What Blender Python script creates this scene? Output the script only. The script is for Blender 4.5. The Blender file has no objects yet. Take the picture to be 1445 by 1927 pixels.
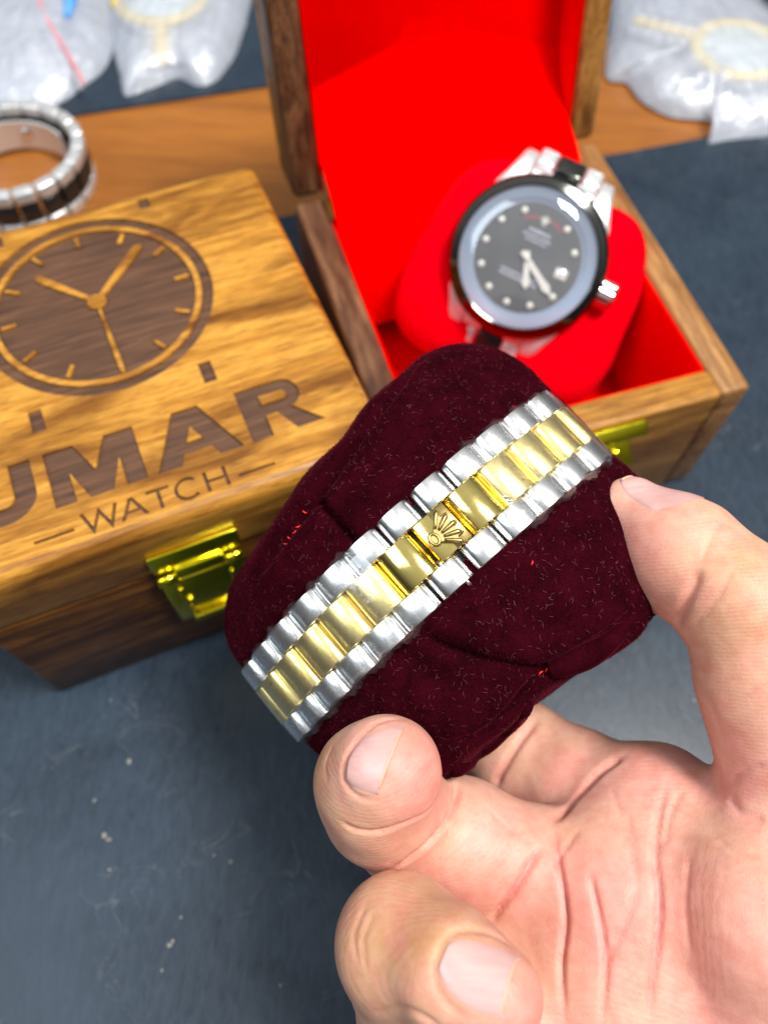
import bpy, bmesh, math, random
import numpy as np
from mathutils import Vector, Matrix
from mathutils.bvhtree import BVHTree
random.seed(7); rng = np.random.default_rng(11)
SC = bpy.context.scene; COL = SC.collection
PI = math.pi

# ------------------------------------------------------------------ camera
F, PITCH, ROLL, CAMH = 1500.655, .4795, .032, 240.0       # focal length in photo pixels, tilt from straight down, height in mm
CX, CY = 722.5, 963.5
fw = np.array([0, math.sin(PITCH), -math.cos(PITCH)]); rt = np.array([1., 0, 0]); up = np.cross(rt, fw)
_c, _s = math.cos(ROLL), math.sin(ROLL); rt, up = _c*rt + _s*up, -_s*rt + _c*up
CAM = np.array([0, 0, CAMH])
cd = bpy.data.cameras.new('camera'); co = bpy.data.objects.new('camera', cd); COL.objects.link(co)
M = Matrix([[rt[0], up[0], -fw[0], 0], [rt[1], up[1], -fw[1], 0], [rt[2], up[2], -fw[2], CAMH*.001], [0, 0, 0, 1]])
co.matrix_world = M
cd.sensor_fit = 'HORIZONTAL'; cd.sensor_width = 36; cd.lens = F/1445*36
cd.clip_start = .005; cd.clip_end = 50
cd.dof.use_dof = True; cd.dof.focus_distance = .137; cd.dof.aperture_fstop = 17.0; cd.dof.aperture_blades = 0
SC.camera = co
# ------------------------------------------------------------------ world and lamps (indoor, lit from the ceiling)
W = bpy.data.worlds.new('World'); SC.world = W; W.use_nodes = True
wn = W.node_tree; bg = wn.nodes['Background']
wt = wn.nodes.new('ShaderNodeTexCoord'); ws = wn.nodes.new('ShaderNodeSeparateXYZ'); wr = wn.nodes.new('ShaderNodeValToRGB')
wn.links.new(wt.outputs['Generated'], ws.inputs[0])
wm = wn.nodes.new('ShaderNodeMapRange'); wm.inputs[1].default_value = -1; wm.inputs[2].default_value = 1
wn.links.new(ws.outputs['Z'], wm.inputs[0]); wn.links.new(wm.outputs[0], wr.inputs[0])
e = wr.color_ramp.elements
e[0].position = .40; e[0].color = (.03, .03, .032, 1); e[1].position = .98; e[1].color = (1.15, 1.17, 1.20, 1)
n_ = wr.color_ramp.elements.new(.66); n_.color = (.17, .17, .175, 1)
wn.links.new(wr.outputs[0], bg.inputs[0]); bg.inputs[1].default_value = .44
def area(name, loc, target, sx, sy, watts, col):
    l = bpy.data.lights.new(name, 'AREA'); l.shape = 'RECTANGLE'; l.size = sx; l.size_y = sy; l.energy = watts; l.color = col
    o = bpy.data.objects.new(name, l); COL.objects.link(o); o.location = loc
    o.rotation_euler = (Vector(target)-Vector(loc)).to_track_quat('-Z', 'Y').to_euler()
    return o
area('ceiling_panel_lamp', (.50, .04, 1.45), (0, .12, .05), .36, .36, 34, (1, .985, .96))
area('ceiling_panel_lamp', (-.84, -.24, 1.3), (-.05, .1, .05), .70, .9, 10, (.78, .89, 1))
SC.view_settings.view_transform = 'Standard'; SC.view_settings.look = 'None'
SC.view_settings.exposure = -0.03; SC.view_settings.gamma = 1
SC.render.engine = 'CYCLES'

# ------------------------------------------------------------------ helpers (all lengths in millimetres)
def ray(px, py): return fw + rt*(px-CX)/F - up*(py-CY)/F
def pix(px, py, d): return CAM + ray(px, py)*d
def pixz(px, py, z):
    r = ray(px, py); return CAM + r*((z-CAMH)/r[2])
INFO = {}
def thing(name, label, cat, loc=(0, 0, 0), yaw=0, group=None):
    o = bpy.data.objects.new(name, None); COL.objects.link(o)
    o.empty_display_size = .01
    o.location = [v*.001 for v in loc]; o.rotation_euler = (0, 0, yaw)
    INFO[o] = (np.array(loc, float), yaw)
    tag(o, label, cat, group); return o
def tag(o, label=None, cat=None, group=None, kind=None):
    if label: o['label'] = label
    if cat: o['category'] = cat
    if group: o['group'] = group
    if kind: o['kind'] = kind
    return o
def to_local(P, root):
    loc, yaw = INFO[root]; P = np.asarray(P, float)-loc; c, s = math.cos(yaw), math.sin(yaw)
    return np.stack([P[:, 0]*c+P[:, 1]*s, -P[:, 0]*s+P[:, 1]*c, P[:, 2]], 1)
def obj(name, V, Fc, mat, parent=None, world=False, smooth=True, sharp=None):
    """one mesh object; V in mm, in the frame of its thing (world=True: world coordinates)"""
    V = np.asarray(V, float)
    if parent is not None:
        root = parent if parent in INFO else parent.parent
        INFO[('root', name)] = root
        if world: V = to_local(V, root)
    me = bpy.data.meshes.new(name)
    me.from_pydata((V*.001).tolist(), [], [list(map(int, f)) for f in Fc]); me.update()
    if smooth: me.polygons.foreach_set('use_smooth', [True]*len(me.polygons))
    if sharp is not None: me.set_sharp_from_angle(angle=math.radians(sharp))
    me.materials.append(mat)
    o = bpy.data.objects.new(name, me); COL.objects.link(o)
    if parent is not None: o.parent = parent
    return o
class MB:
    def __init__(s): s.v = []; s.f = []; s.n = 0
    def add(s, V, Fc):
        V = np.asarray(V, float); s.v.append(V); s.f += [[i+s.n for i in f] for f in Fc]; s.n += len(V); return s
    def V(s): return np.concatenate(s.v)
    def build(s, name, mat, parent=None, **k): return obj(name, s.V(), s.f, mat, parent, **k)
def loft(rings, cap0=True, cap1=True, closed=True):
    n = len(rings[0]); V = np.concatenate(rings); Fc = []
    m = n if closed else n-1
    for i in range(len(rings)-1):
        for j in range(m):
            a = i*n+j; b = i*n+(j+1) % n
            Fc.append([a, b, b+n, a+n])
    if cap0: Fc.append(list(range(n))[::-1])
    if cap1: Fc.append([(len(rings)-1)*n+j for j in range(n)])
    return V, Fc
def rrect(x0, x1, y0, y1, r, k=5):
    P = []
    for cx, cy, a0 in ((x1-r, y1-r, 0), (x0+r, y1-r, 90), (x0+r, y0+r, 180), (x1-r, y0+r, 270)):
        for i in range(k+1):
            a = math.radians(a0+90*i/k); P.append((cx+r*math.cos(a), cy+r*math.sin(a)))
    return np.array(P)
def rbox(x0, x1, y0, y1, z0, z1, r=1.0, k=3):
    """box with rounded edges, axis aligned in its frame"""
    r = min(r, (x1-x0)*.49, (y1-y0)*.49, (z1-z0)*.49); R = []
    steps = [(r*(1-math.sin(a)), r*(1-math.cos(a))) for a in np.linspace(0, PI/2, k+1)]
    for ins, dz in steps:          # from the bottom face's edge outwards
        p = rrect(x0+ins, x1-ins, y0+ins, y1-ins, max(r-ins, .02), k); R.append(np.c_[p, np.full(len(p), z0+dz)])
    for ins, dz in steps[::-1]:
        p = rrect(x0+ins, x1-ins, y0+ins, y1-ins, max(r-ins, .02), k); R.append(np.c_[p, np.full(len(p), z1-dz)])
    # steps: first entry ins=r,dz=0
    return loft(R)
def frame_xf(V, o, ex, ey, ez):
    V = np.asarray(V, float); return o + V[:, :1]*ex + V[:, 1:2]*ey + V[:, 2:3]*ez
def lathe(prof, n=48):
    a = np.linspace(0, 2*PI, n, endpoint=False)
    R = [np.c_[r*np.cos(a), r*np.sin(a), np.full(n, z)] for r, z in prof]
    return loft(R, prof[0][0] < 2, prof[-1][0] < 2)
def tube(P, r, n=8, caps=True):
    P = np.asarray(P, float); r = np.broadcast_to(r, len(P)); R = []
    t = np.gradient(P, axis=0); t /= np.linalg.norm(t, axis=1)[:, None]+1e-9
    ref = np.array([0, 0, 1.]) if abs(t[0][2]) < .8 else np.array([1., 0, 0])
    a = np.linspace(0, 2*PI, n, endpoint=False)
    for p, d, q in zip(P, t, r):
        x = np.cross(ref, d); x /= np.linalg.norm(x)+1e-9; y = np.cross(d, x)
        R.append(p + q*(np.cos(a)[:, None]*x + np.sin(a)[:, None]*y))
    return loft(R, caps, caps)
def catmull(P, n=8, closed=False):
    P = np.asarray(P, float); out = []
    m = len(P)
    rngs = range(m) if closed else range(m-1)
    for i in rngs:
        if closed: p0, p1, p2, p3 = P[(i-1) % m], P[i], P[(i+1) % m], P[(i+2) % m]
        else: p0, p1, p2, p3 = P[max(i-1, 0)], P[i], P[i+1], P[min(i+2, m-1)]
        for t in np.arange(n)/n:
            out.append(.5*((2*p1)+(-p0+p2)*t+(2*p0-5*p1+4*p2-p3)*t*t+(-p0+3*p1-3*p2+p3)*t**3))
    if not closed: out.append(P[-1])
    return np.array(out)
_tab = rng.random((64, 64, 64))
def vnoise(P, scale):
    """smooth value noise, -1..1"""
    P = np.asarray(P, float)/scale; i = np.floor(P).astype(int); f = P-i; f = f*f*(3-2*f); r = 0
    for dx in (0, 1):
        for dy in (0, 1):
            for dz in (0, 1):
                w = (f[:, 0] if dx else 1-f[:, 0])*(f[:, 1] if dy else 1-f[:, 1])*(f[:, 2] if dz else 1-f[:, 2])
                r = r + w*_tab[(i[:, 0]+dx) % 64, (i[:, 1]+dy) % 64, (i[:, 2]+dz) % 64]
    return r*2-1

# ------------------------------------------------------------------ materials
class NT:
    def __init__(s, name):
        s.m = bpy.data.materials.new(name); s.m.use_nodes = True; s.t = s.m.node_tree; s.b = s.t.nodes['Principled BSDF']
        s.out = s.t.nodes['Material Output']; s.co = None
    def n(s, typ, **k):
        x = s.t.nodes.new('ShaderNode'+typ)
        for a, v in k.items():
            if a.startswith('i_'):
                key = a[2:].replace('_', ' ')
                x.inputs[key].default_value = v
            else: setattr(x, a, v)
        return x
    def l(s, a, b): s.t.links.new(a, b)
    def coord(s, scale=(1, 1, 1), rot=(0, 0, 0)):
        """object coordinates in millimetres, scaled"""
        tc = s.n('TexCoord'); mp = s.n('Mapping'); s.l(tc.outputs['Object'], mp.inputs[0])
        mp.inputs['Scale'].default_value = [1000*v for v in scale]; mp.inputs['Rotation'].default_value = rot
        return mp.outputs[0]
    def noise(s, vec, scale=1, detail=4, rough=.55, dist=0):
        x = s.n('TexNoise'); s.l(vec, x.inputs['Vector']); x.inputs['Scale'].default_value = scale
        x.inputs['Detail'].default_value = detail; x.inputs['Roughness'].default_value = rough; x.inputs['Distortion'].default_value = dist
        return x.outputs['Fac']
    def ramp(s, fac, stops):
        x = s.n('ValToRGB'); s.l(fac, x.inputs[0]); el = x.color_ramp.elements
        while len(el) < len(stops): el.new(.5)
        for q, (p, c) in zip(el, stops): q.position = p; q.color = (*c, 1) if len(c) == 3 else c
        return x.outputs[0]
    def mix(s, fac, a, b, mode='MIX'):
        x = s.n('Mix', data_type='RGBA', blend_type=mode)
        for val, k in ((fac, 0), (a, 6), (b, 7)):
            if hasattr(val, 'links'): s.l(val, x.inputs[k])
            else: x.inputs[k].default_value = val if k == 0 else (*val, 1)
        return x.outputs[2]
    def bump(s, h, strength=.3, dist=.2, normal=None):
        x = s.n('Bump'); s.l(h, x.inputs['Height']); x.inputs['Strength'].default_value = strength; x.inputs['Distance'].default_value = dist*.001
        if normal is not None: s.l(normal, x.inputs['Normal'])
        return x.outputs[0]
    def set(s, **k):
        for a, v in k.items():
            i = s.b.inputs[a.replace('_', ' ')]
            if hasattr(v, 'links'): s.l(v, i)
            elif isinstance(v, tuple) and len(v) == 3 and i.type == 'RGBA': i.default_value = (*v, 1)
            else: i.default_value = v
        return s
def plain(name, col, rough=.5, metal=0., **k):
    return NT(name).set(Base_Color=col, Roughness=rough, Metallic=metal, **k).m
def wood(name, cols, grain='x', rough=.35, seed=0., fine=.65, streak=1.0):
    t = NT(name)
    ax = {'x': (.035, .5, .5), 'y': (.5, .035, .5), 'z': (.5, .5, .035)}[grain]
    v = t.coord(tuple(a*.55*streak for a in ax)); off = t.n('VectorMath', operation='ADD'); t.l(v, off.inputs[0]); off.inputs[1].default_value = (seed, seed*1.7, seed*.6)
    big = t.noise(off.outputs[0], 1, 3, .55, 1.2)
    base = t.ramp(big, [(.25, cols[0]), (.45, cols[1]), (.6, cols[2]), (.78, cols[1])])
    v2 = t.coord(tuple(a*4 for a in ax)); pores = t.noise(v2, 1.0, 3, .7, .3)
    dark = t.ramp(pores, [(.38, (.34, .26, .2)), (.50, (1, 1, 1))])
    patch = t.ramp(t.noise(t.coord(tuple(a*.11+.012 for a in ax)), 1, 3, .6, 1.0), [(.36, (.34, .25, .18)), (.54, (1, 1, 1))])
    base = t.mix(.85, base, t.mix(1, base, patch, 'MULTIPLY'))
    colr = t.mix(fine, base, t.mix(1, base, dark, 'MULTIPLY'))
    b = t.bump(pores, .25, .15)
    rg = t.ramp(pores, [(.3, (rough+.2,)*3), (.6, (rough,)*3)])
    t.set(Base_Color=colr, Roughness=rg, Normal=b); t.b.inputs['Coat Weight'].default_value = .08; t.b.inputs['Coat Roughness'].default_value = .25; t.b.inputs['Specular IOR Level'].default_value = .35
    return t.m
AMBER = ((.30, .115, .012), (.47, .20, .024), (.64, .31, .046))
SHADED_BROWN = ((.022, .007, .002), (.11, .038, .006), (.22, .085, .013))  # same wood as the lid, with the front's shade darkened into its colour
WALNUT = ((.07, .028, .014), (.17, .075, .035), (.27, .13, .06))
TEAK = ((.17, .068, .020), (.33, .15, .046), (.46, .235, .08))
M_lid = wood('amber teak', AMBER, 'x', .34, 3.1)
M_base = wood('shaded brown teak', SHADED_BROWN, 'x', .33, 9.4)
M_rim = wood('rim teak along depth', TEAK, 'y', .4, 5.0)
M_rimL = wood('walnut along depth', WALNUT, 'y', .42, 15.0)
M_rimx = wood('front teak', ((.13, .042, .006), (.34, .14, .020), (.50, .235, .040)), 'x', .36, 1.0)
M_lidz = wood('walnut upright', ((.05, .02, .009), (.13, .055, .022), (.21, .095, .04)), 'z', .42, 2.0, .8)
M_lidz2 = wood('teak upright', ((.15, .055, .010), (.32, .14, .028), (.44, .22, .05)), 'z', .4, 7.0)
t = NT('burnt engraving'); v = t.coord((.05, .8, .8))
t.set(Base_Color=t.ramp(t.noise(v, 1, 4, .6, .6), [(.3, (.045, .017, .007)), (.55, (.10, .041, .017)), (.75, (.17, .075, .033))]), Roughness=.75,
      Normal=t.bump(t.noise(t.coord((.2, 2, 2)), 1, 3), .4, .15)); M_burn = t.m
def velvet(name, col, dark, sheen, scol, spots=True):
    t = NT(name); v = t.coord((1, 1, 1))
    a = t.noise(v, .22, 4, .6, .5); b = t.noise(v, 2.6, 3, .6); c = t.mix(.5, t.ramp(a, [(.35, dark), (.65, col)]), t.ramp(b, [(.38, dark), (.68, col)]))
    t.set(Base_Color=c, Roughness=.95, Specular_IOR_Level=.0, Normal=t.bump(b, .5, .25))
    t.b.inputs['Sheen Weight'].default_value = sheen; t.b.inputs['Sheen Roughness'].default_value = .35; t.b.inputs['Sheen Tint'].default_value = (*scol, 1)
    return t.m
M_maroon = velvet('maroon velvet', (.040, .002, .006), (.010, .001, .002), .2, (.5, .06, .10))
M_red = velvet('red velvet', (.88, .0, .0), (.80, .0, .0), .0, (1, .0, .0))
M_redc = velvet('red velour cushion', (.82, .0, .010), (.74, .0, .004), .10, (1, .04, .10))
t = NT('maroon pile'); t.set(Base_Color=t.mix(.5, t.ramp(t.noise(t.coord((1, 1, 1)), .9, 3, .7), [(.35, (.010, .001, .002)), (.65, (.115, .006, .018))]), t.ramp(t.noise(t.coord((1, 1, 1)), .12, 2), [(.35, (.014, .001, .003)), (.65, (.095, .005, .014))])), Roughness=.8, Specular_IOR_Level=.05); M_pile = t.m
M_lint = plain('pale lint', (.12, .03, .045), .8)
M_thread = plain('red thread', (.8, .02, .01), .6)
def metal(name, col, rough, aniso=None, noise=.0):
    t = NT(name); t.set(Base_Color=col, Metallic=1., Roughness=rough)
    if noise:
        nn = t.noise(t.coord((.8, .8, .8)), 1, 3, .6)
        t.set(Roughness=t.ramp(nn, [(.3, (rough,)*3), (.7, (rough+noise,)*3)]), Normal=t.bump(nn, .03, .1))
    return t.m
M_steel = metal('satin steel', (.90, .90, .885), .22, noise=.06)
M_steelp = metal('polished steel', (.82, .83, .84), .09, noise=.04)
M_gold = metal('polished yellow gold', (1.0, .83, .33), .26, noise=.08)
M_case = plain('brushed pale steel', (.78, .78, .77), .3, .55)
M_goldp = metal('mirror gold', (1.0, .80, .26), .10, noise=.05)
M_bronze = metal('matte bronze gold', (.46, .34, .13), .34, noise=.12)
M_brass = metal('bright brass', (.97, .84, .03), .12, noise=.1)
M_bezel = plain('black polished bezel', (.15, .155, .14), .10, 1.0)
M_blackl = plain('black link', (.015, .015, .016), .15)
t = NT('sunburst grey dial'); t.set(Base_Color=t.ramp(t.noise(t.coord((.05, .05, .05)), 1, 2), [(.3, (.075, .078, .075)), (.7, (.13, .13, .122))]), Roughness=.4, Metallic=.3); M_dial = t.m
M_ring = plain('pale blue dial ring', (.27, .33, .43), .3, .1)
M_mark = plain('pale marker', (.75, .73, .66), .35)
M_print = plain('white print', (.50, .52, .60), .5)
M_redglint = plain('painted red reflection', (.42, .05, .05), .5)
def glassy(name, alpha_clear, col, rough, bumpscale=None, bstr=.3, fres=1.35, bd=.4):
    t = NT(name); tr = t.n('BsdfTransparent'); gl = t.n('BsdfGlossy'); gl.inputs['Roughness'].default_value = rough; gl.inputs['Color'].default_value = (1, 1, 1, 1)
    df = t.n('BsdfDiffuse'); df.inputs['Color'].default_value = (*col, 1)
    # reflectance of a thin sheet, the same from both sides: f0 + (1-f0) * grazing^5
    fr = t.n('LayerWeight'); fr.inputs['Blend'].default_value = .5; f0 = ((fres-1)/(fres+1))**2*2
    pw = t.n('Math', operation='POWER'); t.l(fr.outputs['Facing'], pw.inputs[0]); pw.inputs[1].default_value = 4.0
    mr = t.n('MapRange'); mr.inputs[3].default_value = f0; mr.inputs[4].default_value = .75; t.l(pw.outputs[0], mr.inputs[0])
    m1 = t.n('MixShader'); m1.inputs[0].default_value = alpha_clear; t.l(df.outputs[0], m1.inputs[1]); t.l(tr.outputs[0], m1.inputs[2])
    m2 = t.n('MixShader'); t.l(mr.outputs[0], m2.inputs[0]); t.l(m1.outputs[0], m2.inputs[1]); t.l(gl.outputs[0], m2.inputs[2])
    if bumpscale:
        b = t.bump(t.noise(t.coord((1, 1, 1)), bumpscale, 4, .6, .8), bstr, bd)
        for x in (gl, df): t.l(b, x.inputs['Normal'])
        t.l(b, fr.inputs['Normal'])
    t.l(m2.outputs[0], t.out.inputs[0]); t.t.nodes.remove(t.b)
    return t.m
M_crystal = glassy('watch crystal', .93, (.7, .75, .85), .03, fres=1.6)
M_film = glassy('clear cling film', .97, (.85, .87, .9), .10, .25, .35, 1.6, .3)
M_bag = glassy('milky plastic bag', .58, (.72, .76, .85), .26, .16, .6, 1.55, 2)
t = NT('black leatherette'); v = t.coord((1, 1, 1))
gr = t.noise(t.coord((.5, .16, .5), (0, 0, .15)), 1, 5, .6, 1.0); big = t.noise(v, .03, 3, .5, .5); fine = t.noise(v, 1.3, 3, .6)
sc = t.ramp(t.noise(t.coord((.05, .05, .05)), 1, 2, .5, 2.5), [(.485, (0,)*3), (.5, (1,)*3), (.515, (0,)*3)])
spk = t.ramp(t.noise(v, .42, 1, .4), [(.86, (0,)*3), (.90, (1,)*3)])
bc = t.mix(.5, t.ramp(big, [(.3, (.014, .023, .035)), (.7, (.032, .048, .069))]), t.ramp(gr, [(.3, (.013, .022, .034)), (.7, (.038, .056, .080))]))
msk = t.ramp(t.noise(v, .035, 2), [(.52, (0,)*3), (.66, (.5,)*3)]); scm = t.mix(1, sc, msk, 'MULTIPLY')
bc = t.mix(scm, bc, (.13, .14, .15)); bc = t.mix(spk, bc, (.42, .41, .38))
h = t.mix(.35, gr, fine)
t.set(Base_Color=bc, Roughness=t.ramp(gr, [(.3, (.27,)*3), (.7, (.38,)*3)]), Specular_IOR_Level=.28, Normal=t.bump(h, .30, .30)); M_mat = t.m
t = NT('orange table wood'); v = t.coord((.006, .09, .09), (0, 0, .15))
t.set(Base_Color=t.mix(.5, t.ramp(t.noise(v, 1, 4, .5, .8), [(.3, (.20, .06, .007)), (.6, (.38, .125, .014)), (.8, (.45, .16, .022))]), t.ramp(t.noise(t.coord((.05, .6, .6), (0, 0, .15)), 1, 3), [(.3, (.22, .068, .009)), (.7, (.42, .145, .018))])),
      Roughness=.42, Coat_Weight=.15, Normal=t.bump(t.noise(t.coord((.05, .8, .8)), 1, 3), .2, .1)); M_table = t.m

# ------------------------------------------------------------------ the surface: wooden table with black mats
def sheet(name, poly, z0, z1, mat, **k):
    p = np.array(poly, float); R = [np.c_[p, np.full(len(p), z0)], np.c_[p, np.full(len(p), z1)]]
    V, Fc = loft(R); o = obj(name, V, Fc, mat, smooth=False); return tag(o, kind='structure', **k)
sheet('table', [(-700, -500), (700, -500), (700, 900), (-700, 900)], -25, -1.3, M_table)
e0, e1 = pixz(540, 405, 0), pixz(1340, 255, 0); d = (e1-e0)/np.linalg.norm(e1-e0)
L0, L1 = e0-d*520, e0+d*620
sheet('table_mat', [(-650, -460), (650, -460), tuple(L1[:2]), tuple(L0[:2])], -1.25, 0, M_mat)
b0, b1 = pixz(140, 215, 0), pixz(500, 160, 0); d = (b1-b0)/np.linalg.norm(b1-b0)
B0, B1_ = b0-d*420, b0+d*900
sheet('table_mat', [tuple(B0[:2]), tuple(B1_[:2]), (660, 860), (-660, 860)], -1.25, 0, M_mat)

# ------------------------------------------------------------------ wooden boxes
BW, BD, BH, LH = 54.0, 55.0, 53.3, 22.2     # half width, half depth, base height, lid height
def poly_curve_mesh(splines, depth):
    cu = bpy.data.curves.new('tmp', 'CURVE'); cu.dimensions = '2D'; cu.fill_mode = 'BOTH'; cu.extrude = depth/2*.001
    for P in splines:
        sp = cu.splines.new('POLY'); sp.points.add(len(P)-1); sp.use_cyclic_u = True
        for q, (x, y) in zip(sp.points, P): q.co = (x*.001, y*.001, 0, 1)
    o = bpy.data.objects.new('tmp', cu); COL.objects.link(o); dg = bpy.context.evaluated_depsgraph_get(); dg.update()
    me = bpy.data.meshes.new_from_object(o.evaluated_get(dg)); bpy.data.objects.remove(o); bpy.data.curves.remove(cu)
    V = np.array([v.co[:] for v in me.vertices])*1000; Fc = [list(p.vertices) for p in me.polygons]; bpy.data.meshes.remove(me)
    return V, Fc
def circle(c, r, n=72): a = np.linspace(0, 2*PI, n, endpoint=False); return np.c_[c[0]+r*np.cos(a), c[1]+r*np.sin(a)]
def rect(cx, cy, w, h, ang=0):
    c, s = math.cos(ang), math.sin(ang); return np.array([(cx+x*c-y*s, cy+x*s+y*c) for x, y in ((-w/2, -h/2), (w/2, -h/2), (w/2, h/2), (-w/2, h/2))])
def letter_A(x0, x1, y0, y1, w, apex, by, bh):
    m = (x0+x1)/2; h = y1-y0; k = (m-apex-x0)/h      # slope of the outside leg
    ix = lambda y: x0+k*(y-y0)+w                      # inside edge of left leg
    o = [(x0, y0), (x0+w, y0), (ix(by), by), (2*m-ix(by), by), (x1-w, y0), (x1, y0), (m+apex, y1), (m-apex, y1)]
    yt = min(y0+(m-x0-w)/k, y1-.2*w) if k > 0 else y1
    c = [(ix(by+bh), by+bh), (2*m-ix(by+bh), by+bh), (m, yt)]
    return [np.array(o), np.array(c)]
def letter_M(x0, x1, y0, y1, w):
    m = (x0+x1)/2; d = w*1.15
    return [np.array([(x0, y0), (x0+w, y0), (x0+w, y1-w*1.5), (m-w*.55, y0), (m+w*.55, y0), (x1-w, y1-w*1.5), (x1-w, y0), (x1, y0), (x1, y1), (x1-d*1.25, y1), (m, y0+w*1.45), (x0+d*1.25, y1), (x0, y1)])]
def letter_U(x0, x1, y0, y1, w):
    P = [(x0, y1)]; m = (x0+x1)/2; r = (x1-x0)/2
    P += [(m-r*math.cos(a), y0+r*.85-r*.85*math.sin(a)) for a in np.linspace(0, PI, 18)]; P += [(x1, y1), (x1-w, y1)]
    q = r-w; P += [(m+q*math.cos(a), y0+r*.85-(r*.85-w*.85)*math.sin(a)) for a in np.linspace(0, PI, 14)]; P += [(x0+w, y1)]
    return [np.array(P)]
def letter_R(x0, x1, y0, y1, w):
    h = y1-y0; ym = y0+h*.40; bx = x1-h*.14; r = (y1-ym)/2; cx = bx-r
    P = [(x0, y0), (x0+w, y0), (x0+w, ym), (x0+w*1.55, ym), (x1-w*1.15, y0), (x1+.2*w, y0), (cx+.3*r, ym+.15*r)]
    P += [(cx+r*math.cos(a), ym+r+r*math.sin(a)) for a in np.linspace(-.35*PI, PI/2, 14)]; P += [(x0, y1)]
    q = r-w*.62; yc = ym+r
    C = [(x0+w, yc-q), (cx, yc-q)]+[(cx+q*math.cos(a), yc+q*math.sin(a)) for a in np.linspace(-PI/2+.2, PI/2-.2, 9)]+[(cx, yc+q), (x0+w, yc+q)]
    return [np.array(P), np.array(C)]
def stroke(P, w):
    P = np.array(P, float); L = []; R = []
    for i in range(len(P)):
        a = P[i]-P[i-1] if i else P[1]-P[0]; b = P[i+1]-P[i] if i < len(P)-1 else a
        a = a/np.linalg.norm(a); b = b/np.linalg.norm(b); n1 = np.array([-a[1], a[0]]); n2 = np.array([-b[1], b[0]])
        m = n1+n2; m = m/np.linalg.norm(m); s = w/2/max(.35, m@n1); L.append(P[i]+m*s); R.append(P[i]-m*s)
    return np.array(L+R[::-1])
YAW1, C1 = .4279, (-69.667, 131.488, 0); YAW2, C2 = .3335, (36.419, 176.479, 0)
TOPZ = BH+LH
bx1 = thing('wooden_box', 'closed amber wooden box with a clock face and lettering engraved on its lid', 'wooden box', C1, YAW1)
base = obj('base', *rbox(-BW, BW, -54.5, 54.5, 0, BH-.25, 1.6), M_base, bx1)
# lid: rounded shell, its panel with the engraving cut through, burnt wood below
INS = 3.5
rg = []
for ins, z in ((1.5, BH+.15), (.3, BH+.5), (0, BH+1.6), (0, TOPZ-4.2), (.15, TOPZ-3.0), (.55, TOPZ-1.9), (1.2, TOPZ-1.0), (2.1, TOPZ-.35), (3.0, TOPZ-.05), (INS, TOPZ)):
    p = rrect(-BW+ins, BW-ins, -54.5+ins, 54.5-ins, max(3.4-ins*.6, 1.2), 6); rg.append(np.c_[p, np.full(len(p), z)])
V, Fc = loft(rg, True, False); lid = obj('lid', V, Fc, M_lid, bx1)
outer = rrect(-BW+INS, BW-INS, -54.5+INS, 54.5-INS, max(3.4-INS*.6, 1.2), 6)
CC = np.array((-2.0, 17.3)); eng = [circle(CC, 31, 96), circle(CC, 27.9, 96), circle(CC, 26.3, 96)]
for k in range(12):
    a = math.radians(30*k)
    if k != 9: eng.append(rect(CC[0]+23.4*math.cos(a), CC[1]+23.4*math.sin(a), 3.9, 1.05, a))
hands = [((13.9, 33.4), 1.25), ((-15.2, 31.6), 1.1), ((-1.3, -8.2), .65)]
hands = sorted([(math.atan2(t_[1]-CC[1], t_[0]-CC[0]), np.array(t_), w) for t_, w in hands], key=lambda q: q[0]); HP = []
for i, (a, tp, w) in enumerate(hands):
    dr = (tp-CC)/np.linalg.norm(tp-CC); nn = np.array([-dr[1], dr[0]]); hub = 2.6
    HP += [CC+dr*hub*.95-nn*w*.62, tp-dr*4-nn*w, tp-dr*.5-nn*w*.9, tp+dr*.3, tp-dr*.5+nn*w*.9, tp-dr*4+nn*w, CC+dr*hub*.95+nn*w*.62]
    b = hands[(i+1) % 3][0]; b = b if b > a else b+2*PI
    for q in np.linspace(a+.4, b-.4, 5): HP.append(CC+hub*np.array([math.cos(q), math.sin(q)]))
eng.append(np.array(HP))
eng += [rect(19.3, 48.6, 3.1, 4.0), rect(-22.6, 48.6, 3.1, 4.0), rect(-24.6, -15, 3.3, 6.6), rect(18.4, -16.4, 3.3, 6.6)]
y0, y1 = -41.0, -25.2
eng += letter_U(-45, -28.6, y0, y1, 5.2)+letter_M(-25.5, -3.6, y0, y1, 5.0)+letter_A(-1.2, 20.2, y0, y1, 5.9, 3.3, y0+3.1, 2.9)+letter_R(22.4, 40.2, y0, y1, 5.4)
wy0, wy1, sw = -50.2, -44.6, .85
eng.append(stroke([(-20.6, wy1), (-18.7, wy0+.4), (-16.6, wy1-.6), (-14.5, wy0+.4), (-12.6, wy1)], sw))
eng += letter_A(-12.4, -5.8, wy0, wy1, .95, .5, wy0+1.5, .8)
eng.append(np.array([(-3.1, wy0), (-2.25, wy0), (-2.25, wy1-.8), (.0, wy1-.8), (.0, wy1), (-5.4, wy1), (-5.4, wy1-.8), (-3.1, wy1-.8)]))
cc = np.array((4.1, (wy0+wy1)/2)); eng.append(stroke([cc+2.75*np.array([math.cos(a)*1.02, math.sin(a)]) for a in np.linspace(.75, 2*PI-.75, 20)], sw))
hm = (wy0+wy1)/2
eng.append(np.array([(8.3, wy0), (9.15, wy0), (9.15, hm-.4), (13, hm-.4), (13, wy0), (13.85, wy0), (13.85, wy1), (13, wy1), (13, hm+.4), (9.15, hm+.4), (9.15, wy1), (8.3, wy1)]))
eng += [rect(-27.4, -47.9, 9.2, .8), rect(20.8, -48.6, 9.0, .8)]
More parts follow.
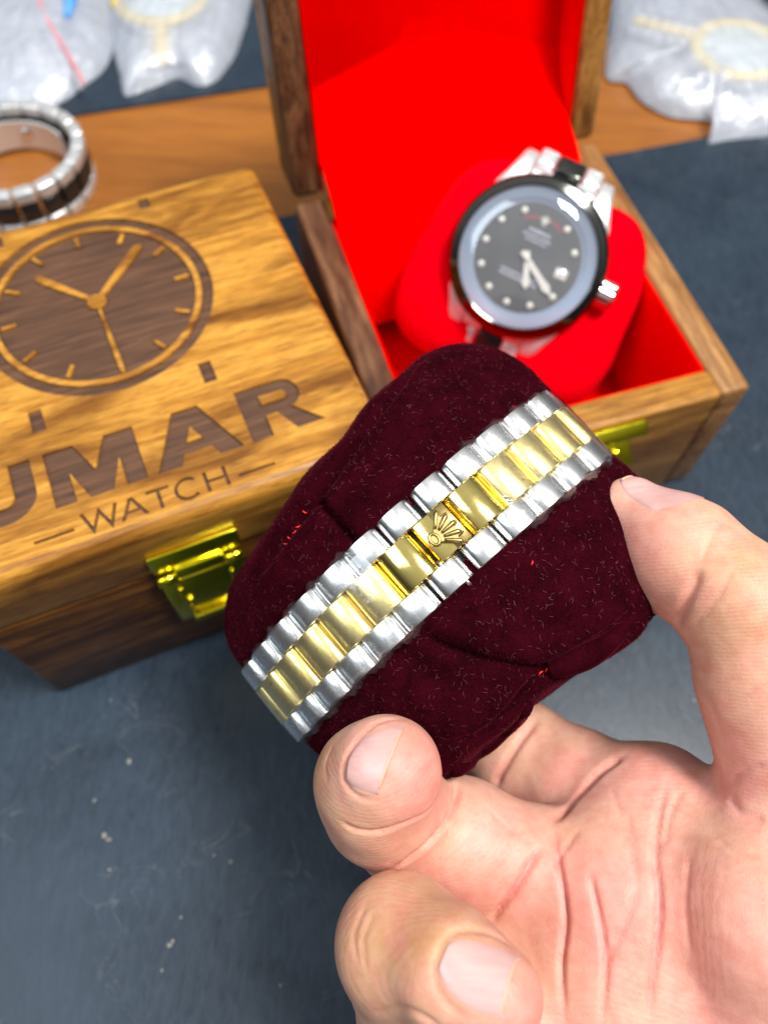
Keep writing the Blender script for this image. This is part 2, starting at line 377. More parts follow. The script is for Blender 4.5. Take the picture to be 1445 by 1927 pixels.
V, Fc = poly_curve_mesh([outer]+eng, .9); V[:, 2] += TOPZ-.45
obj('lid_panel', V, Fc, M_lid, lid, smooth=False)
p = rrect(-BW+INS+.1, BW-INS-.1, -54.5+INS+.1, 54.5-INS-.1, 1.2, 4)
V, Fc = loft([np.c_[p, np.full(len(p), TOPZ-1.6)], np.c_[p, np.full(len(p), TOPZ-.88)]]); obj('engraving', V, Fc, M_burn, lid, smooth=False)
def xbox(name, x0, x1, y0, y1, z0, z1, r, mat, parent): return obj(name, *rbox(x0, x1, y0, y1, z0, z1, r, 2), mat, parent)
yf = -54.5
cl = xbox('clasp', -11.3, 11.6, yf-1.5, yf+.2, 54.8, 63.8, .45, M_brass, bx1)                # upper plate on the lid
xbox('clasp_tongue', -6.4, 6.6, yf-2.5, yf-.6, 48.6, 55.6, .6, M_brass, cl)
for x in (-8.8, 9.0): obj('hinge_pin', *(lambda V, Fc: (V, Fc))(*tube([(x-2.6, yf-2.1, 52.4), (x-2.2, yf-2.1, 52.4), (x+2.2, yf-2.1, 52.4), (x+2.6, yf-2.1, 52.4)], [1.0, 1.7, 1.7, 1.0], 14)), M_brass, cl)
sw_ = xbox('latch_plate', -10.9, 10.6, yf-2.9, yf-1.7, 25, 50.9, .5, M_brass, cl)
xbox('latch_rib', -7.2, 7.2, yf-4.2, yf-2.8, 24.4, 27.4, .6, M_brass, cl)
for x in (-7.0, 7.0): xbox('latch_rib', x-.6, x+.6, yf-3.7, yf-2.8, 27.5, 47, .35, M_brass, cl)
obj('rivet', *lathe([(0.01, 1.2), (.7, 1.1), (1.1, .6), (1.2, 0)], 14), M_brass, cl).location = (0, 0, 0)
rv = [o for o in cl.children if o.name.startswith('rivet')][0]
for v_ in rv.data.vertices: x, y, z = v_.co; v_.co = (x-.0058, -.0574-z, y+.0385)

bx2 = thing('wooden_box', 'open wooden watch box with bright red lining and raised lid', 'wooden box', C2, YAW2)
TH = 9.5
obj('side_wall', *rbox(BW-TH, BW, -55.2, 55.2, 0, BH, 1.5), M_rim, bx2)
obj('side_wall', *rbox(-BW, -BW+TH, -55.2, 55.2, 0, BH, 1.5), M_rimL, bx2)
obj('end_wall', *rbox(-BW+TH+.02, BW-TH-.02, -55.35, -55.2+TH, .1, BH+.12, 1.2), M_rimx, bx2)
obj('end_wall', *rbox(-BW+TH+.02, BW-TH-.02, 55.2-TH, 55.1, .1, BH-.1, 1.2), M_rimx, bx2)
xi, yi = BW-TH, 55.2-TH
mb = MB()
mb.add(*rbox(-xi+.02, xi-.02, -yi+.02, yi-.02, 1, 7, .4, 1))
for a in ((-xi+.03, -xi+1.0, -yi+.05, yi-.05), (xi-1.0, xi-.03, -yi+.05, yi-.05), (-xi+.05, xi-.05, -yi+.03, -yi+1.0), (-xi+.05, xi-.05, yi-1.0, yi-.03)): mb.add(*rbox(*a, 6.5, BH-1.2, .4, 1))
mb.build('lining', M_red, bx2)
# raised lid
TL = math.radians(103)
def lidxf(V):      # closed-lid coordinates -> opened about the hinge line at the back top edge
    V = np.array(V, float); dy = V[:, 1]-55.4; dz = V[:, 2]-BH
    c, s = math.cos(-TL), math.sin(-TL)
    return np.c_[V[:, 0], 55.4+dy*c-dz*s, BH+.6+dy*s+dz*c]
def lidpart(name, args, r, mat, parent):
    V, Fc = rbox(*args, r, 3); return obj(name, lidxf(V), Fc, mat, parent)
ld = lidpart('lid', (-BW, BW, -55.2, 55.2, BH+LH-6, BH+LH), 2.5, M_lid, bx2)
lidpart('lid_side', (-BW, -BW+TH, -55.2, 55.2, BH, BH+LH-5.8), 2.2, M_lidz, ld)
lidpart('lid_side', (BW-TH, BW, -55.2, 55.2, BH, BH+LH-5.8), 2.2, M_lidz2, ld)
lidpart('lid_end', (-BW+TH+.02, BW-TH-.02, -55.1, -55.2+TH, BH, BH+LH-5.8), 1.5, M_lidz2, ld)
mb = MB(); mb.add(*rbox(-xi+.02, xi-.02, -yi+.02, 55, BH+LH-7.6, BH+LH-5.5, .4, 1))
for s_ in (-1, 1): mb.add(*rbox(min(s_*(xi-1), s_*(xi-.03)), max(s_*(xi-1), s_*(xi-.03)), -yi+.05, 55, BH+1, BH+LH-7, .4, 1))
V = lidxf(mb.V()); obj('lid_lining', V, mb.f, M_red, ld)
prof = catmull([(80.2, 91), (77.9, 82), (74.8, 74.5), (69.5, 68.2), (62, 64), (55, 61), (48.5, 58.5), (43.5, 55), (39.5, 48), (34.5, 34), (31, 14)], 6)
rows = []
for y, z in prof:
    xs = np.linspace(-xi+1.2, xi-1.2, 25); bul = 1.8*np.cos(xs/xi*PI/2)**.6
    rows.append(np.c_[xs, y-bul*.6, z+bul*.5])
V, Fc = loft(rows, False, False, False); n0 = len(V); V2 = V+np.array([0, 2.0, -1.2])
Fc = Fc+[[i+n0 for i in f[::-1]] for f in Fc]
obj('lining_flap', np.concatenate([V, V2]), Fc, M_red, bx2)
TC = math.radians(42)
def tilt(V):      # x, d outwards along the plate, h above it
    V = np.asarray(V, float); c, s_ = math.cos(TC), math.sin(TC); return np.c_[V[:, 0], -55.5-V[:, 1]*c-V[:, 2]*s_, 51.2-V[:, 1]*s_+V[:, 2]*c]
V, Fc = rbox(-10, 14.2, .2, 11.5, 0, 1.1, .45, 2); cp = obj('clasp', tilt(V), [f[::-1] for f in Fc], M_brass, bx2)
V, Fc = rbox(-12, 19.8, -.8, 4.0, .5, 2.4, .8, 2); obj('clasp_hook', tilt(V), [f[::-1] for f in Fc], M_brass, cp)
xbox('clasp_base_plate', -9, 13, -56.4, -55.3, 34, 49.5, .4, M_brass, cp)
V, Fc = lathe([(0.01, 1.0), (.9, .9), (1.4, .5), (1.5, 0)], 14); obj('rivet', tilt(V+np.array([9.5, 7.2, 1.1])), Fc, M_brass, cp)

# ------------------------------------------------------------------ watch on the red cushion in the open box
c2, s2 = math.cos(YAW2), math.sin(YAW2)
wc = pix(992, 486, 243)
wn_ = -ray(992, 486); wn_ = wn_/np.linalg.norm(wn_); wn_ = wn_+np.array([-.02, -.03, .06]); wn_ /= np.linalg.norm(wn_)
a = math.radians(26); w12 = rt*math.sin(a)+up*math.cos(a); w12 -= wn_*(w12@wn_); w12 /= np.linalg.norm(w12); w3 = np.cross(w12, wn_)
WX = lambda V: frame_xf(V, wc, w3, w12, wn_)
def wpart(name, VF, mat, par, **k): return obj(name, WX(VF[0]), VF[1], mat, par, world=True, **k)
def supell(hx, hy, hz, p, q, nu=72, nv=40):
    R = []; sg = lambda v, e: np.sign(v)*np.abs(v)**e
    for ph in np.linspace(-PI/2+.02, PI/2-.02, nv):
        u = np.linspace(0, 2*PI, nu, endpoint=False); cz = abs(math.cos(ph))**(2/q)
        R.append(np.c_[hx*cz*sg(np.cos(u), 2/p), hy*cz*sg(np.sin(u), 2/p), np.full(nu, hz*sg(np.array(math.sin(ph)), 2/q))])
    return loft(R)
V, Fc = supell(37, 34, 18, 4.2, 3.0)
V[:, 0] *= 1-.10*np.clip((V[:, 1])/33, -.3, 1)
waist = np.exp(-(V[:, 0]/13.)**2); V[:, 1] *= 1-.06*waist; V[:, 2] -= 2.2*waist*np.clip(V[:, 2]/17, 0, 1)
V += (vnoise(V, 11)*.9)[:, None]*np.array([.5, .5, 1]); V += np.array([2, -8, -21.5])
Vw = WX(V); Vw[:, 2] = np.maximum(Vw[:, 2], 7.2)
o = obj('watch_cushion', Vw-np.array(C2), Fc, M_redc); o.location = [v*.001 for v in C2]
tag(o, 'plump red velour cushion inside the open box', 'cushion')
w = thing('wristwatch', 'steel wristwatch with black bezel and dark dial on the red cushion', 'watch', wc-wn_*12)
wpart('case', lathe([(1, -9), (20, -9), (22.3, -7.5), (23.2, -5), (23.4, -2.2), (23.0, -1.8), (1, -1.7)], 64), M_case, w, sharp=35)
bz = wpart('bezel', lathe([(20.7, .5), (20.8, 1.6), (21.1, 1.75), (23.3, .8), (24.2, -.4), (24.3, -1.2), (23.6, -1.7), (20.8, -1.5), (20.7, .5)], 96), M_bezel, w, sharp=25)
wpart('dial', lathe([(.1, -.6), (16.3, -.6), (16.4, -.9), (.1, -1)], 64), M_dial, w, sharp=30)
wpart('dial_ring', lathe([(16.2, -.62), (17.2, -.4), (17.4, .0), (20.8, 1.0), (20.85, -.9), (16.3, -.95), (16.2, -.62)], 72), M_ring, w, sharp=30)
for k in range(12):
    if k in (0, 3): continue
    a = math.radians(90-30*k); V, Fc = lathe([(.01, -.1), (.95, -.15), (1.15, -.6)], 12)
    V = V+np.array([14.0*math.cos(a), 14.0*math.sin(a), .15]); wpart('hour_marker', (V, Fc), M_mark, w)
def hand_part(name, ang, L, tail, wd, z):
    P = [(-wd*.5, -tail), (wd*.5, -tail), (wd*.62, L*.6), (wd*.9, L*.8), (0, L), (-wd*.9, L*.8), (-wd*.62, L*.6)]
    c, s = math.cos(-ang), math.sin(-ang); P = np.array([(x*c-y*s, x*s+y*c) for x, y in P])
    return wpart(name, loft([np.c_[P, np.full(7, z)], np.c_[P, np.full(7, z+.18)]]), M_mark, w, smooth=False)
hand_part('hour_hand', math.radians(157), 9.0, 2.2, 1.5, .05); hand_part('minute_hand', math.radians(121), 13.2, 2.6, 1.5, .32)
wpart('hand_hub', lathe([(.01, .75), (.9, .7), (1.0, .0)], 16), M_mark, w)
# crown mark, lines of print and a painted red reflection on the dial
mb = MB()
for k in range(5):
    a = math.radians(90+(k-2)*22); p0 = np.array([0, 10.6]); p1 = p0+np.array([math.cos(a)*1.7, math.sin(a)*1.9])*(1.25-.08*abs(k-2))
    mb.add(*tube([(p0[0]*.4, p0[1], -.42), (*p1, -.42)], [.30, .16], 6)); mb.add(*lathe([(.01, -.2), (.28, -.3), (.28, -.5)], 8)); mb.v[-1] += np.array([*p1, 0])
mb.add(*rbox(-.7, .7, 10.2, 10.7, -.55, -.3, .1, 1)); wpart('crown_mark', (mb.V(), mb.f), M_mark, w)
def print_glint_line(y, x0, x1, h, mat, par, arc=0):
    mb = MB(); x = x0
    while x < x1:
        wd = random.uniform(.28, .6)*h/.9; yy = y-arc*(x*x)/100
        mb.add(*rbox(x, x+wd, yy, yy+h*random.uniform(.8, 1), -.585, -.53, .02, 1)); x += wd+random.uniform(.14, .3)*h/.9
    wpart('print_glint_line', (mb.V(), mb.f), mat, par, smooth=False)
print_glint_line(7.6, -3.4, 3.4, 1.25, M_print, w); print_glint_line(6.2, -4.6, 4.6, .8, M_print, w); print_glint_line(5.0, -3.4, 3.4, .7, M_print, w)
print_glint_line(-5.6, -6.2, 6.2, .8, M_print, w); print_glint_line(-6.9, -6.2, 6.2, .8, M_print, w)
print_glint_line(11.6, -6.4, -1.6, 1.1, M_redglint, w, 4); print_glint_line(12.0, 2.0, 5.4, 1.1, M_redglint, w, 5)  # red dashes: a reflection in the crystal, laid on the dial as colour
wpart('date_window', rbox(9.4, 13.2, -1.5, 1.5, -.6, -.42, .2, 2), M_mark, w)
wpart('crystal', lathe([(20.9, 1.2), (20.6, 1.85), (15, 2.3), (8, 2.5), (.05, 2.55)], 72), M_crystal, w)
V, Fc = lathe([(2.5, 2.2), (2.3, 3.0), (1.5, 3.5), (.05, 3.7)], 24); V[:, 1] *= .8; V[:, 0] += 11.2; wpart('date_lens', (V, Fc), M_crystal, w)
# winding crown at three o'clock
R = []
for x, r in ((22, 3.0), (23.6, 3.2), (24, 4.3), (28.4, 4.3), (29.2, 3.6)):
    a = np.linspace(0, 2*PI, 40, endpoint=False); rr = r*(1+.05*(np.arange(40) % 2)); R.append(np.c_[np.full(40, x), rr*np.cos(a), rr*np.sin(a)-4.6])
wpart('winding_crown', loft(R), M_steelp, w, sharp=30)
for sx in (-1, 1):
    for sy in (-1, 1):
        R = []
        for y, x0, x1, zt, zb in ((12, 10.4, 19.5, -1.4, -9), (17, 10.4, 18.6, -1.6, -9.4), (21, 10.4, 16.8, -2.4, -10), (25, 10.4, 15.4, -4.2, -11), (28, 10.5, 14.6, -6.8, -12), (29.2, 10.8, 14.2, -9.5, -12.2)):
            R.append(np.array([(sx*x0, sy*y, zb), (sx*x1, sy*y, zb), (sx*x1, sy*y, zt-1.0), (sx*(x1-1.0), sy*y, zt-.1), (sx*(x0+.8), sy*y, zt), (sx*x0, sy*y, zt-.6)]))
        wpart('lug', loft(R), M_case, w, sharp=30)
for sy in (-1, 1):     # end piece closing the gap between the lugs
    R = []
    for y, zt in ((14, -2.0), (20, -2.2), (23.5, -3.2), (25.2, -5.0), (25.6, -7.5)):
        R.append(np.array([(-10.2, sy*y, -9), (10.2, sy*y, -9), (10.2, sy*y, zt-.5), (9.6, sy*y, zt), (-9.6, sy*y, zt), (-10.2, sy*y, zt-.5)]))
    wpart('end_piece', loft(R), M_case, w, sharp=30)
    R = [r*np.array([.42, 1, 1])+np.array([0, 0, .25]) for r in R]; wpart('end_piece_centre', loft(R), M_blackl, w, sharp=30)
def wlink(x0, x1, s, L, mat, name, sy):
    # position along the strap: over the edge of the cushion, bending away
    R = []; K = 16. if sy < 0 else 6.
    ang = max(0, min(1.45, (s-24)/K)); y = 24+(K*math.sin(ang) if s > 24 else s-24); z = -7.0-(K*(1-math.cos(ang)) if s > 24 else 0)
    if (s-24)/K > 1.45: y += (s-24-1.45*K)*math.cos(1.45); z -= (s-24-1.45*K)*math.sin(1.45)
    V, Fc = rbox(x0, x1, -L/2, L/2, -1.3, 1.5, 1.1, 3); c, s_ = math.cos(-ang), math.sin(-ang)
    V = np.c_[V[:, 0], y+V[:, 1]*c-V[:, 2]*s_, z+V[:, 1]*s_+V[:, 2]*c]; V[:, 1] *= sy
    if sy < 0: Fc = [f[::-1] for f in Fc]
    wpart(name, (V, Fc), mat, w)
for sy in (-1, 1):
    for k in range(5 if sy < 0 else 4):
        s_ = 28.0+k*6.2
        wlink(-4.4, 4.4, s_, 6.0, M_blackl if sy < 0 else M_bezel, 'centre_link', sy)
        wlink(-10.3, -4.6, s_, 6.0, M_case, 'side_link', sy); wlink(4.6, 10.3, s_, 6.0, M_case, 'side_link', sy)

# ------------------------------------------------------------------ bracelet held up on the maroon cushion
Cr, Cm, Cl = pix(1095, 795, 156), pix(832, 1004, 138), pix(518, 1322, 158)
bn = np.cross(Cr-Cm, Cl-Cm)
A_, B_ = Cm-Cr, Cl-Cr; nX = np.cross(A_, B_); CEN = Cr+(np.cross(nX, A_)*(B_@B_)+np.cross(B_, nX)*(A_@A_))/(2*(nX@nX)); RAD = np.linalg.norm(CEN-Cr)
eV = -bn/np.linalg.norm(bn)                                    # across the bracelet, to the lower right
eN = (Cr-CEN)/RAD+(Cl-CEN)/RAD; eN /= np.linalg.norm(eN); eT = np.cross(eV, eN); 
if eT@(Cr-Cl) < 0: eT = -eT
ang_of = lambda P: math.atan2((P-CEN)@eT, (P-CEN)@eN)
phm, phr = ang_of(Cm), ang_of(Cr)
PHR, PHL = .775, .85
pts = [(RAD*math.sin(p), RAD*math.cos(p), p) for p in np.linspace(-PHL, PHR, 240)]
RS = 7.
for sg in (1, -1):
    PH = PHR if sg > 0 else PHL
    cx_, cn_ = sg*(RAD-RS)*math.sin(PH), (RAD-RS)*math.cos(PH)
    ex = [(cx_+sg*RS*math.sin(p), cn_+RS*math.cos(p), sg*p) for p in np.linspace(PH, PH+1.7, 60)[1:]]
    p = PH+1.7; ex += [(ex[-1][0]+sg*math.cos(p)*k, ex[-1][1]-math.sin(p)*k, sg*p) for k in np.linspace(.5, 12, 24)]
    pts = pts+ex if sg > 0 else ex[::-1]+pts
PT = np.array(pts); SS = np.r_[0, np.cumsum(np.hypot(*np.diff(PT[:, :2], axis=0).T))]
i0 = np.argmin(np.abs(PT[:, 2]-phm)); SS -= SS[i0]
def on_path(s): return np.interp(s, SS, PT[:, 0]), np.interp(s, SS, PT[:, 1]), np.interp(s, SS, PT[:, 2])
def strap(V):
    """(s along, v across, h above) -> world, following the bracelet's bend"""
    V = np.asarray(V, float); t_, n_, p_ = on_path(V[:, 0]); h = V[:, 2]
    return CEN+np.outer(t_+h*np.sin(p_), eT)+np.outer(n_+h*np.cos(p_), eN)+np.outer(V[:, 1], eV)
def link_mesh(s0, L, v0, v1, h, sag=-1.7, bev=.22, k=13, pw=2.4, rigid=True):
    x = np.linspace(-1, 1, k); top = h*(1-np.abs(x)**pw)**.5*.9+.1*h*(1-x*x); xs = x*L/2
    R = []
    for v, q in ((v0, .12), (v0+bev*.35, .03), (v0+bev, 0), (v1-bev, 0), (v1-bev*.35, .03), (v1, .12)):
        loop = [(a*(1-q*.12), b-q*1.6*.9) for a, b in zip(xs, top)]+[(L/2*.96, sag), (-L/2*.96, sag)]
        R.append(np.array([(a, v, b) for a, b in loop]))
    V, Fc = loft(R)
    t_, n_, p_ = on_path(s0); T = eT*math.cos(p_)-eN*math.sin(p_); N = eT*math.sin(p_)+eN*math.cos(p_)
    return CEN+t_*eT+n_*eN+np.outer(V[:, 0], T)+np.outer(V[:, 1], eV)+np.outer(V[:, 2], N), Fc
br = thing('watch_bracelet', 'steel and gold link bracelet wrapped around the maroon velvet cushion', 'watch bracelet', CEN+eN*30)
PITCHL = 7.85
WC, WS = 4.1, 8.95
for k in range(-11, 9):
    s_ = k*PITCHL
    if s_ < SS[0]+4 or s_ > SS[-1]-4: continue
    L = PITCHL*.975
    if k == 0:
        crown_link = obj('clasp_link', *link_mesh(s_, 7.4, -WC+.1, WC-.1, 2.0, pw=9), M_goldp, br, world=True, sharp=40)
    else:
        obj('gold_link', *link_mesh(s_, L, -WC+.05, WC-.05, 2.0, pw=2.0), M_goldp if abs(k) == 1 else M_gold, br, world=True, sharp=40)
for k in range(-11, 9):
    s_ = (k+.5)*PITCHL
    if s_ < SS[0]+4 or s_ > SS[-1]-4: continue
    L = PITCHL*(.975 if k not in (-1, 0) else .88)
    obj('steel_link', *link_mesh(s_, L, -WS, -WC-.05, 1.85, pw=2.2), M_steel, br, world=True, sharp=40)
    obj('steel_link', *link_mesh(s_, L, WC+.05, WS, 1.85, pw=2.2), M_steel, br, world=True, sharp=40)
# dark spine under the links, closing the gaps between them
sv = np.linspace(SS[0]+1, SS[-1]-1, 90); R = [strap(np.array([(s, -WS+1.3, -.8), (s, WS-1.3, -.8), (s, WS-1.3, -1.5), (s, -WS+1.3, -1.5)])) for s in sv]
obj('link_core', *loft(R), plain('dark steel core', (.06, .06, .06), .35, .8), br, world=True)
obj('spring_pin', *tube(strap([(-2.2, 7.6, -.55), (-2.2, 9.0, -.55), (-2.2, 9.9, -.55)]), [.45, .45, .4], 12), M_steelp, br, world=True)
for s_ in (-3.6, -4.4): obj('spring_pin', *tube(strap([(s_, 3.0, .2), (s_, 4.8, .2)]), .3, 8), M_steelp, br, world=True)
# matte half of the clasp link and the raised crown on it
t_, n_, p_ = on_path(0.); T0 = eT*math.cos(p_)-eN*math.sin(p_); N0 = eT*math.sin(p_)+eN*math.cos(p_); O0 = CEN+t_*eT+n_*eN
CLX = lambda V: O0+np.outer(V[:, 0], T0)+np.outer(V[:, 1], eV)+np.outer(V[:, 2], N0)
V, Fc = rbox(.1, 3.5, -WC+.15, WC-.15, 1.2, 2.02, .12, 1)
m_ = V[:, 0] < 1; V[m_, 0] += 0; obj('matte_panel', CLX(V), Fc, M_bronze, crown_link, world=True)
mb = MB()
# fan-shaped body, five ribs with rounded tips, oval foot with a hole
cf = np.array([-1.75, .25])
fan = []
for a in np.linspace(-.80, .80, 33):
    r_ = 4.5+.55*math.cos((a/.8)*2*2*PI)
    fan.append(cf+r_*np.array([math.cos(a), math.sin(a)*1.12]))
low = [cf+1.15*np.array([math.cos(a), math.sin(a)*1.1]) for a in np.linspace(1.2, 2*PI-1.2, 14)]
P = np.array(fan+low)
cen = P.mean(0)
V, Fc = loft([np.c_[P, np.full(len(P), 1.85)], np.c_[cen+(P-cen)*.985, np.full(len(P), 2.6)], np.c_[cen+(P-cen)*.90, np.full(len(P), 3.0)]]); mb.add(CLX(V), Fc)
obj('crown_emblem', mb.V(), mb.f, M_bronze, crown_link, world=True, sharp=50)
mb = MB()
for k in range(5):
    a = (k-2)*.37; q = np.linspace(.2, 1, 7)
    pth = [(cf[0]+(.9+3.7*u)*math.cos(a), cf[1]+(.9+3.7*u)*math.sin(a)*1.12, 2.95+.25*math.sin(u*PI)) for u in q]
    mb.add(CLX(tube(pth, [.26, .32, .37, .40, .43, .5, .32], 8)[0]), tube(pth, .2, 8)[1])
ring = [(cf[0]-.1+1.0*math.cos(a)*.75, cf[1]+1.0*math.sin(a)*1.05, 3.0) for a in np.linspace(0, 2*PI, 25)]
V, Fc = tube(ring, .3, 8, False); mb.add(CLX(V), Fc)
obj('crown_rib', mb.V(), mb.f, M_bronze, crown_link, world=True)
# cling film left on both ends of the bracelet
def film(s0, s1, seed):
    R = []; r0 = np.random.default_rng(seed); ns = int((s1-s0)/.9)
    for i, s in enumerate(np.linspace(s0, s1, ns)):
        row = []
        e0_ = WS+.75+.45*math.sin(s*.9+seed)+.3*math.sin(s*2.3); e1_ = WS+.8+.4*math.sin(s*.8+seed*2)+.3*math.sin(s*2.9)
        for v, h in ((-WS-.1, -1.6), (-e0_, -.6), (-e0_+.2, .4), (-WS-.05, 1.1), (-WS+.6, 1.95), (-6, 2.02), (-WC, 2.1), (0, 2.18), (WC, 2.1), (6, 2.02), (WS-.6, 1.95), (WS+.05, 1.1), (e1_-.2, .4), (e1_, -.6), (WS+.1, -1.6)):
            row.append((s, v, h+r0.uniform(-.05, .05)))
        R.append(np.array(row))
    V, Fc = loft(R, False, False, False); return strap(V), Fc
obj('cling_film', *film(11.5, 44, 1), M_film, br, world=True); obj('cling_film', *film(-56, -12.2, 4), M_film, br, world=True)

# ------------------------------------------------------------------ maroon velvet cushion
def pil_section():
    R0 = RAD-1.9; P = [(R0*math.sin(p), R0*math.cos(p)) for p in np.linspace(-.80, .80, 15)]
    P += [(42.0, 29.5), (44.0, 22), (43, 13), (38, 6), (26, 2.5), (0, 1.5), (-26, 2.5), (-38, 6), (-43, 13), (-44.0, 22), (-42.0, 29.5)]
    return catmull(P, 13, True)
SEC = pil_section()
# v, scale along t, shift t, scale n, shift n
PKEY = [(-28, .30, -2, .28, 4), (-27, .62, -2, .60, 3.2), (-24.5, .80, -1.6, .80, 2), (-20, .92, -.8, .93, 1), (-15, .99, 0, 1.0, .6), (-10, 1.0, 0, 1.02, .6), (0, 1, 0, 1.0, -.4), (10, .99, .2, 1.02, .4), (16, .97, .6, 1.0, .8), (22, .93, .8, .97, 1.4), (27, .86, .0, .90, 2.2), (30.3, .78, -1.2, .80, 3.0), (32.4, .66, -2.4, .64, 3.6), (33.5, .44, -2.8, .40, 4), (33.9, .2, -2.8, .2, 4.2)]
PK = np.array(PKEY)
NV = 170; vs = PK[0, 0]+(PK[-1, 0]-PK[0, 0])*(.5-.5*np.cos(np.linspace(0, PI, NV)))
def smooth_interp(x, xp, fp):
    dense = catmull(np.c_[xp, fp], 12); return np.interp(x, dense[:, 0], dense[:, 1])
K = [smooth_interp(vs, PK[:, 0], PK[:, i]) for i in range(1, 5)]
NCEN = 26.
R = []
for i, v in enumerate(vs):
    q = SEC.copy(); t_ = q[:, 0]*K[0][i]+K[1][i]; n_ = (q[:, 1]-NCEN)*K[2][i]+NCEN+K[3][i]
    dv = -.20*np.clip(t_+2, -8, 40)*np.clip((-8-v)/18, 0, 1)+.17*np.clip(t_-6, 0, 30)*np.clip((v-12)/18, 0, 1)   # ends cut askew
    R.append(CEN+np.outer(t_, eT)+np.outer(n_, eN)+np.outer(v+dv, eV))
V, Fc = loft(R)
def mesh_normals(V, Fc):
    N = np.zeros_like(V); Q = np.array([f for f in Fc if len(f) == 4])
    c = np.cross(V[Q[:, 2]]-V[Q[:, 0]], V[Q[:, 3]]-V[Q[:, 1]])
    for k in range(4): np.add.at(N, Q[:, k], c)
    return N/(np.linalg.norm(N, axis=1)[:, None]+1e-9)
def carve(V, Fc, lines):
    """press creases (depth > 0) or raise welts (depth < 0) along lines drawn on the surface"""
    bv = BVHTree.FromPolygons(V.tolist(), [list(f) for f in Fc]); N = mesh_normals(V, Fc); D = np.zeros(len(V))
    for poly, depth, wid in lines:
        P = catmull(np.array(poly, float), 14); Q = []
        for x, y in P:
            h = bv.ray_cast(Vector(CAM), Vector(ray(x, y)).normalized())
            if h[0] is not None: Q.append(np.array(h[0]))
        if len(Q) < 2: continue
        Q = np.array(Q); lo = Q.min(0)-3*wid; hi = Q.max(0)+3*wid
        idx = np.where(((V > lo) & (V < hi)).all(1))[0]
        if not len(idx): continue
        best = np.full(len(idx), 1e9); bt = np.zeros(len(idx))
        for j in range(len(Q)-1):
            a, b = Q[j], Q[j+1]
            if np.linalg.norm(b-a) > 8: continue
            ab = b-a; h = np.clip(((V[idx]-a)@ab)/(ab@ab+1e-9), 0, 1); dd = np.linalg.norm(V[idx]-a-h[:, None]*ab, axis=1)
            m = dd < best; best[m] = dd[m]; bt[m] = (j+h[m])/(len(Q)-1)
        taper = np.clip(np.minimum(bt, 1-bt)*6, .15, 1)
        D[idx] += depth*taper*np.exp(-(best/wid)**2)
    carve.D = D
    return V-N*D[:, None]
Nn = mesh_normals(V, Fc)
if ((V-V.mean(0))*Nn).sum() < 0: Fc = [f[::-1] for f in Fc]; Nn = -Nn
V = V+Nn*(vnoise(V, 15)*1.3+vnoise(V+50, 6)*.45)[:, None]
V = carve(V, Fc, [([(790, 680), (715, 770), (640, 870), (600, 925), (545, 1000), (470, 1105)], 3.0, 1.1),
                  ([(800, 720), (740, 800), (660, 900), (620, 950), (560, 1030), (500, 1120)], -1.0, 2.2),
                  ([(590, 925), (615, 965), (650, 1005), (672, 1030)], 2.6, .9),
                  ([(640, 865), (700, 800), (760, 720), (800, 680)], -.8, 1.6),
                  ([(560, 985), (530, 1030), (480, 1100)], -.7, 1.5),
                  ([(790, 1190), (850, 1220), (930, 1245), (1015, 1262), (1050, 1250)], 3.0, 1.0),
                  ([(800, 1165), (880, 1200), (960, 1222), (1040, 1225)], -1.0, 2.4),
                  ([(1040, 1245), (1090, 1225), (1150, 1190), (1195, 1150)], 2.0, .8),
                  ([(1060, 1265), (1120, 1240), (1190, 1195), (1215, 1155)], -1.0, 1.6),
                  ([(850, 1400), (900, 1390), (950, 1350), (1000, 1290), (1030, 1265)], 2.0, .9),
                  ([(700, 1210), (760, 1240), (840, 1290)], 1.3, 2.5)])
cu = obj('display_cushion', V-(CEN+eN*5), Fc, M_maroon); cu.location = [v*.001 for v in (CEN+eN*5)]
INFO[cu] = (CEN+eN*5, 0)
tag(cu, 'dark maroon velvet watch cushion held between thumb and fingers', 'cushion')
bvp = BVHTree.FromPolygons(V.tolist(), [list(f) for f in Fc])
for pl in ([(1035, 1262), (1070, 1250), (1110, 1232), (1150, 1205), (1180, 1172), (1195, 1140)], [(850, 1448), (890, 1432), (930, 1402), (970, 1358), (1000, 1318), (1022, 1280)]):
    Q = []
    for x, y in catmull(np.array(pl, float), 6):
        h = bvp.ray_cast(Vector(CAM), Vector(ray(x, y)).normalized())
        if h[0] is None: h = bvp.find_nearest(Vector(CAM+ray(x, y)*158))
        Q.append(np.array(h[0]))
    Q = np.array(Q)
    for _ in range(6): Q[1:-1] = (Q[:-2]+Q[1:-1]*2+Q[2:])/4
    k = np.linspace(0, 1, len(Q)); obj('hem', *tube(Q, 2.1*np.sin(np.clip(k*1.1+.12, 0, 1)*PI)**.4+vnoise(Q, 6)*.3, 16), M_maroon, cu, world=True)
